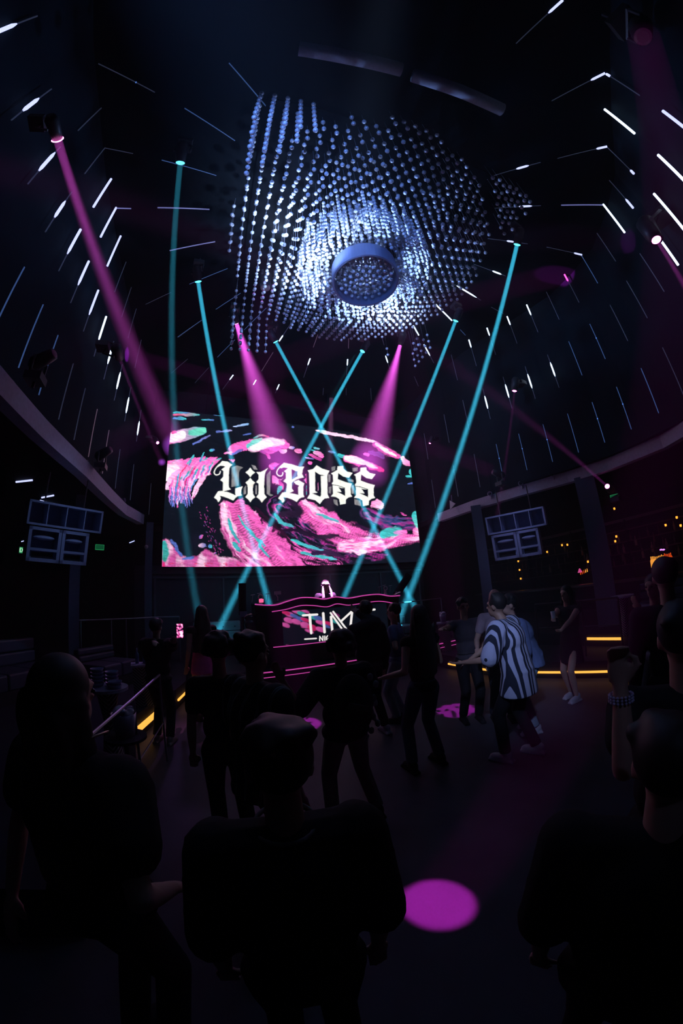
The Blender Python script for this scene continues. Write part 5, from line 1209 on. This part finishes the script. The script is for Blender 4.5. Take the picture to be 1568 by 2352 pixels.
# ---------------------------------------------------------------- exit signs
gsign = mat('exit_green', (.02, .2, .08), .5, emit=(.03, .42, .13), strength=.55); gdim = mat('exit_green_dim', (.01, .08, .03), .5, emit=(.01, .16, .06), strength=.35); gtxt = mat('exit_letters', (.5, .6, .5), .5, emit=(.65, 1.0, .72), strength=.85)
def exit_sign(px, py, dist, wd, ht, label, face, text=True):
    p = PD(px, py, dist); root = empty('exit_sign', p, math.atan2(-p.x, p.y))
    MB().box((0, .02, 0), (wd + .02, .04, ht + .02)).build('case', raild, root); f = MB().box((0, -.003, 0), (wd, .01, ht)).build('face', face, root)
    if text:
        st_, w_ = text_strokes('EXIT', 0, 0, ht * .62, 1.0); tx = MB(); sc_ = min(1, wd * .86 / w_)
        for s_ in st_:
            for i in range(len(s_) - 1): tx.tube([(-w_ * sc_ / 2 + a * sc_, -.012, b_ - ht * .31) for a, b_ in s_[i:i + 2]], ht * .055, 5)
        tx.build('lettering', gtxt, f)
    else:
        e = MB(); e.tube([(-wd / 2, -.01, -ht / 2), (wd / 2, -.01, -ht / 2)], .007, 5).tube([(-wd / 2, -.01, ht / 2), (wd / 2, -.01, ht / 2)], .004, 5).tube([(-wd / 2, -.01, -ht / 2), (-wd / 2, -.01, ht / 2)], .004, 5).tube([(wd / 2, -.01, -ht / 2), (wd / 2, -.01, ht / 2)], .004, 5); e.build('rim', gtxt if 0 else gsign, f)
    return tag(root, label, 'exit sign')
exit_sign(54, 1264, 7.4, .15, .105, 'green lit exit sign half behind the left loudspeakers', gsign)
exit_sign(229, 1257, 9.0, .20, .12, 'dim green exit sign right of the left loudspeakers', gdim, False)
exit_sign(1411, 1142, 9.6, .20, .13, 'green exit sign beside the broad right column', gdim, False)
# ---------------------------------------------------------------- bar at the right
BX = 12.9
shelf = empty('bar_shelves', (BX + .25, 6.8, 0)); MB().box((.1, 0, 1.7), (.06, 9.0, 3.3)).build('back_board', black, shelf)
for zz in (1.75, 2.15, 2.55, 2.95): MB().box((-.05, 0, zz), (.34, 9.0, .03)).build('shelf', mat('shelf_wood', (.05, .035, .025), .5), shelf)
MB().box((-.12, 0, 3.30), (.14, 9.0, .09)).build('header_beam', mat('header_grey', (.12, .11, .10), .6), shelf)
for yy in (-4.4, -2.2, 0, 2.2, 4.4): MB().box((-.05, yy, 1.7), (.34, .05, 3.2)).build('upright', black, shelf)
tag(shelf, 'tall dark bar shelving with bottles along the right side', 'shelves')
bc = empty('bar_counter', (11.2, 6.4, 0)); MB().box((0, 0, 1.32), (.7, 8.0, .06)).build('counter_top', mat('counter_top', (.06, .05, .045), .3), bc); MB().box((.05, 0, .65), (.5, 7.8, 1.3)).build('counter_front', black, bc); tag(bc, 'long dark bar counter before the shelving', 'bar counter')
def zb(x, y): return (1140 + x * .27296, 1140 + y * .27296)
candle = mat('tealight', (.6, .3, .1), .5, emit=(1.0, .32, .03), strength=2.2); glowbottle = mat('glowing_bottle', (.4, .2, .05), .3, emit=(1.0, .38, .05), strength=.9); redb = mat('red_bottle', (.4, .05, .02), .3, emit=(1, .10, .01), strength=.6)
for i, (x, y) in enumerate(((550, 411), (595, 408), (425, 468), (182, 547), (193, 620), (203, 693), (768, 551), (1007, 338), (998, 378), (1422, 243), (1515, 178), (1548, 246), (990, 104))):
    q = PX(*zb(x, y), BX); o = MB().lathe([(.0005, 0), (.03, 0), (.034, .07), (.0005, .075)], n=10).build('tealight', candle, loc=q - Vector((0, 0, .035)), smooth=True)
    tag(o, 'tiny amber tealight among the bar bottles', 'tealight', 'amber tealights behind the bar')
rb = random.Random(8); glj = mat('pale_bottle', (.34, .27, .20), .3); gly = mat('dim_bottle', (.14, .11, .10), .25)
for i, (x, y) in enumerate(((1170, 378), (1325, 350), (1310, 433), (1125, 462), (1230, 485), (1062, 513), (1430, 405), (1020, 437), (720, 465), (600, 487), (765, 525), (525, 580), (450, 612), (380, 610), (1070, 445))):
    q = PX(*zb(x, y), BX + .1); bottle(q.x, q.y, q.z - .14, 1.15, glj if i % 2 == 0 else gly, 'squat pale bottle glinting on the bar shelving', 'glinting bottles on the bar shelving')
for zz in (1.765, 2.165, 2.565):
    for k in range(22):
        yy = 2.7 + k * .38 + rb.uniform(-.1, .1); bottle(BX + .22 + rb.uniform(-.05, .05), yy, zz, rb.uniform(.9, 1.2), rb.choice((gly, gl_d, gly)), 'dark bottle standing in the rows behind the bar', 'dark bottles behind the bar')
for k in range(14):
    f_ = k / 13; q = PX(*zb(1312 + 165 * f_, 598 - 40 * f_), BX - 1.3); bottle(q.x, q.y, q.z, .9 + .25 * rb.random(), glowbottle if k < 9 else redb, 'small bottle glowing amber in the lit cluster at the far right', 'glowing amber bottles at the far right of the bar')
for k in range(5):
    q = PX(*zb(708 + 14 * k, 660 - 6 * k), BX - .4); bottle(q.x, q.y, q.z, .45, redb if k < 3 else glowbottle, 'small bottle glowing orange left of the broad right column', 'glowing orange bottles left of the broad column')
q = PX(*zb(700, 625), BX - .4); tag(MB().lathe([(.0005, -.07), (.09, -.07), (.02, .08), (.0005, .08)], n=10).build('pink_lamp', mat('pink_lamp', (.5, .1, .3), .5, emit=(.9, .1, .4), strength=.6), loc=q), 'tiny pink cone lamp over the orange bottles', 'lamp')
for k, xx in enumerate((1383, 1404)):
    q = PX(*zb(xx, 449), BX - .5); tag(MB().ell((0, 0, 0), (.03, .05, .025), 8, 6).build('violet_lamp', mat('violet_lamp', (.5, .2, .6), .5, emit=(.75, .25, 1), strength=1.6), loc=q), 'tiny violet lamp over the glowing bottles, ' + ('left one', 'right one')[k], 'lamp')
# ---------------------------------------------------------------- duct under the ceiling
dm_ = mat('duct_cloth', (.40, .46, .60), .8, noise_amt=.2, scale=30)
for pts, lb in (([(.27, .87, 8.3), (.9, .73, 8.3), (1.62, .56, 8.3)], 'grey ceiling duct section, left one'), ([(1.80, .55, 8.3), (2.5, .39, 8.3), (3.22, .25, 8.3)], 'grey ceiling duct section, right one')):
    c0 = Vector(pts[0]); root = empty('ceiling_duct', c0); MB().tube([Vector(p_) - c0 for p_ in pts], .10, 16).build('pipe', dm_, root, True)
    for p_ in (pts[0], pts[2]): q_ = Vector(p_).lerp(Vector(pts[1]), .15) - c0; MB().tube([q_ + Vector((0, 0, .09)), q_ + Vector((0, 0, ZT - 8.3))], .006, 5).build('hanger', raild, root)
    tag(root, lb, 'duct')
# ---------------------------------------------------------------- small lamps standing on the balcony edge
can = mat('can_pale', (.40, .38, .55), .45)
for i, (px, py, X_, lb) in enumerate(((1126, 1135, 7.35, 'first'), (1197, 1111, 7.5, 'second'), (1269, 1090, 7.75, 'third'), (1482, 1006, 7.95, 'fourth'))):
    q = PX(px, py, X_); mb = MB().lathe([(.0005, -.06), (.05, -.05), (.07, .05), (.055, .06), (.035, -.01), (.0005, -.01)], (0, 0, 0), 14, Vector((-1, -.3, .15)).to_track_quat('Z', 'Y').to_matrix()).box((0, 0, -.09), (.03, .03, .08)); tag(mb.build('spot_can', can, loc=q), 'small pale spot can on the right balcony edge, %s from the screen' % lb, 'spot can')
for i, (px, py, X_, lb) in enumerate(((20, 885, -2.2, 'fifth'), (140, 1030, -2.08, 'fourth'), (224, 1121, -1.9, 'third'), (196, 1064, -2.0, 'second'), (283, 1149, -1.75, 'first'))):
    q = PX(px, py, X_); mb = MB().lathe([(.0005, -.06), (.045, -.05), (.055, .05), (.045, .06), (.03, -.01), (.0005, -.01)], (0, 0, 0), 14, Vector((1, -.2, .1)).to_track_quat('Z', 'Y').to_matrix()).box((0, 0, -.09), (.03, .03, .08)); tag(mb.build('spot_can', can, loc=q), 'small pale spot can on the left balcony edge, %s from the screen' % lb, 'spot can')
q = PX(1037, 1160, 7.15); rt = empty('white_reflector', q); MB().poly([(0, -.16, .0), (0, .10, -.12), (0, .06, .16)], .02, (1, 0, 0)).build('panel', mat('white_panel', (.6, .65, .75), .5), rt); MB().tube([(.01, -.02, .1), (.01, -.04, .3)], .012, 6).build('arm', can, rt); tag(rt, 'tilted white triangular reflector right of the screen', 'reflector')
# ---------------------------------------------------------------- things on and beside the booth
def bz(px, py, y=7.3): return PY(px, py, y)
pinkish = mat('pale_metal', (.55, .5, .55), .35, metal=.3)
q = bz(638, 1380); cm = empty('camera_on_stand', q); MB().box((0, 0, .17), (.13, .10, .075)).build('camera_body', pinkish, cm); MB().tube([(0, 0, 0), (.0, 0, .08), (-.03, 0, .13)], .012, 6).build('neck', pinkish, cm); tag(cm, 'small camera on a short neck at the left of the booth top', 'camera')
for (px, py, lb, side) in ((598, 1388, 'left', -1), (885, 1366, 'right', 1)):
    q = bz(px, py); r_ = empty('table_fan_light', q); 
    MB().lathe([(.0005, 0), (.05, 0), (.03, .05), (.03, .12), (.0005, .12)], n=12).build('base', pinkish, r_); MB().tube([(.05 * math.cos(t), -.03, .16 + .045 * math.sin(t)) for t in [6.283 * k / 14 for k in range(15)]], .010, 6, cap=False).build('ring', pinkish, r_)
    for k, (dx, dz_) in enumerate(((-.2, .2), (-.06, .23), (.12, .21))): MB().tube([(dx, 0, dz_), (dx + .09, 0, dz_ + .01)], .008, 5).tube([(dx + .045, 0, dz_), (dx + .02, 0, .05)], .004, 4).build('arm', pinkish, r_)
    tag(r_, 'cluster of pale clamp arms and a ring on the %s end of the booth' % lb, 'clamp stand')
rl = bz(596, 1374, 7.35); tag(MB().lathe([(.0005, 0), (.045, 0), (.05, .07), (.0005, .08)], n=12).build('pink_lamp', mat('lamp_hotpink', (.5, .1, .2), .4, emit=(1, .12, .3), strength=1.1), loc=bz(600, 1384, 7.1)), 'glowing hot-pink lamp on the left end of the booth', 'lamp')
tag(MB().tube([bz(905, 1366, 7.2), bz(918, 1360, 7.2)], [.05, .04], 10, flat=.2).build('paddle', pinkish), 'flat pale paddle on the right end of the booth', 'paddle')
sk = MB(); q = bz(590, 1400, 7.15)
for k in range(12): sk.ell((q.x - .10 + .03 * math.sin(k * 2), 7.2 + .03 * math.cos(k), 1.52 - .06 * k), (.17 - .006 * k, .12, .09), 10, 8)
bag = hull_obj(sk, 'equipment_cover', mat('plastic_sheet', (.03, .028, .04), .25, bump=.5), None, .02, 1); tag(bag, 'black shiny plastic cover hanging over the booth left end', 'cover')
for (a, b_, w_, y_, lb) in (((557, 1412), (556, 1340), .085, 7.9, 'upright black jet tube left of the booth'), ((910, 1366), (938, 1322), .10, 7.6, 'slanting black jet tube right of the booth')):
    A, B_ = PY(*a, y_), PY(*b_, y_); c0 = Vector((A.x, A.y, ST)); r_ = empty('jet_machine', c0); MB().tube([A - c0, B_ - c0], w_, 14).build('barrel', black, r_)
    MB().box(Vector((0, 0, .1)), (.3, .3, .2)).tube([(0, 0, .2), A - c0], .03, 8).build('base', raild, r_); MB().box(A - c0 + Vector((.0, -.12, .02)), (.16, .05, .12)).build('bracket', mat('bracket_blue', (.15, .18, .3), .5), r_); tag(r_, lb, 'jet machine')
# handbag carried by the long-haired woman at the left edge
hbp = PD(292, 1918, 1.45); hb = empty('handbag', hbp, math.atan2(-hbp.x, hbp.y)); g = MB().ell((0, 0, 0), (.062, .03, .105), 16, 12); hull_obj(g, 'pouch', mat('woven_teal', (.10, .22, .28), .8, noise_amt=.5, scale=60, bump=.6), hb, .006, 1)
MB().tube([(-.045, 0, .09), (-.085, 0, .0), (-.07, 0, -.10)], .006, 6).build('strap', mat('strap_teal', (.08, .16, .2), .6), hb); tag(hb, 'small oval woven bag with a strap, held low at the left', 'handbag')
# added lamps without fixtures, brightening the crowd, the loudspeakers and the teal sofa
pt((-2.2, -1.6, 5.6), 350, (.42, .52, 1.0), .12, 'SPOT', tuple(P1['M'] @ P1['chest'] + Vector((.05, 0, -.1))), 13, .9)
pt((2.6, 3.7, 7.0), 14, (.30, .40, 1.0), .3, 'SPOT', (2.2, 3.2, 0), 120, .8)
pt((0.2, 9.0, 3.6), 16, (.5, .2, .9), .1, 'SPOT', (-.6, 5.0, .6), 60, .7)
pt((2.2, 2.0, 6.4), 70, (.35, .5, 1.0), .1, 'SPOT', tuple(pL), 20, .6)
pt((2.2, 2.0, 6.4), 110, (.40, .45, 1.0), .1, 'SPOT', tuple(pR), 22, .6)
pt(PZ(832, 807, 8.1) + Vector((-.25, 0, -.2)), 900, (.08, .62, .8), .03, 'SPOT', (PY(500, 1455, 9.1).x, 9.1, 1.05), 7, .9)
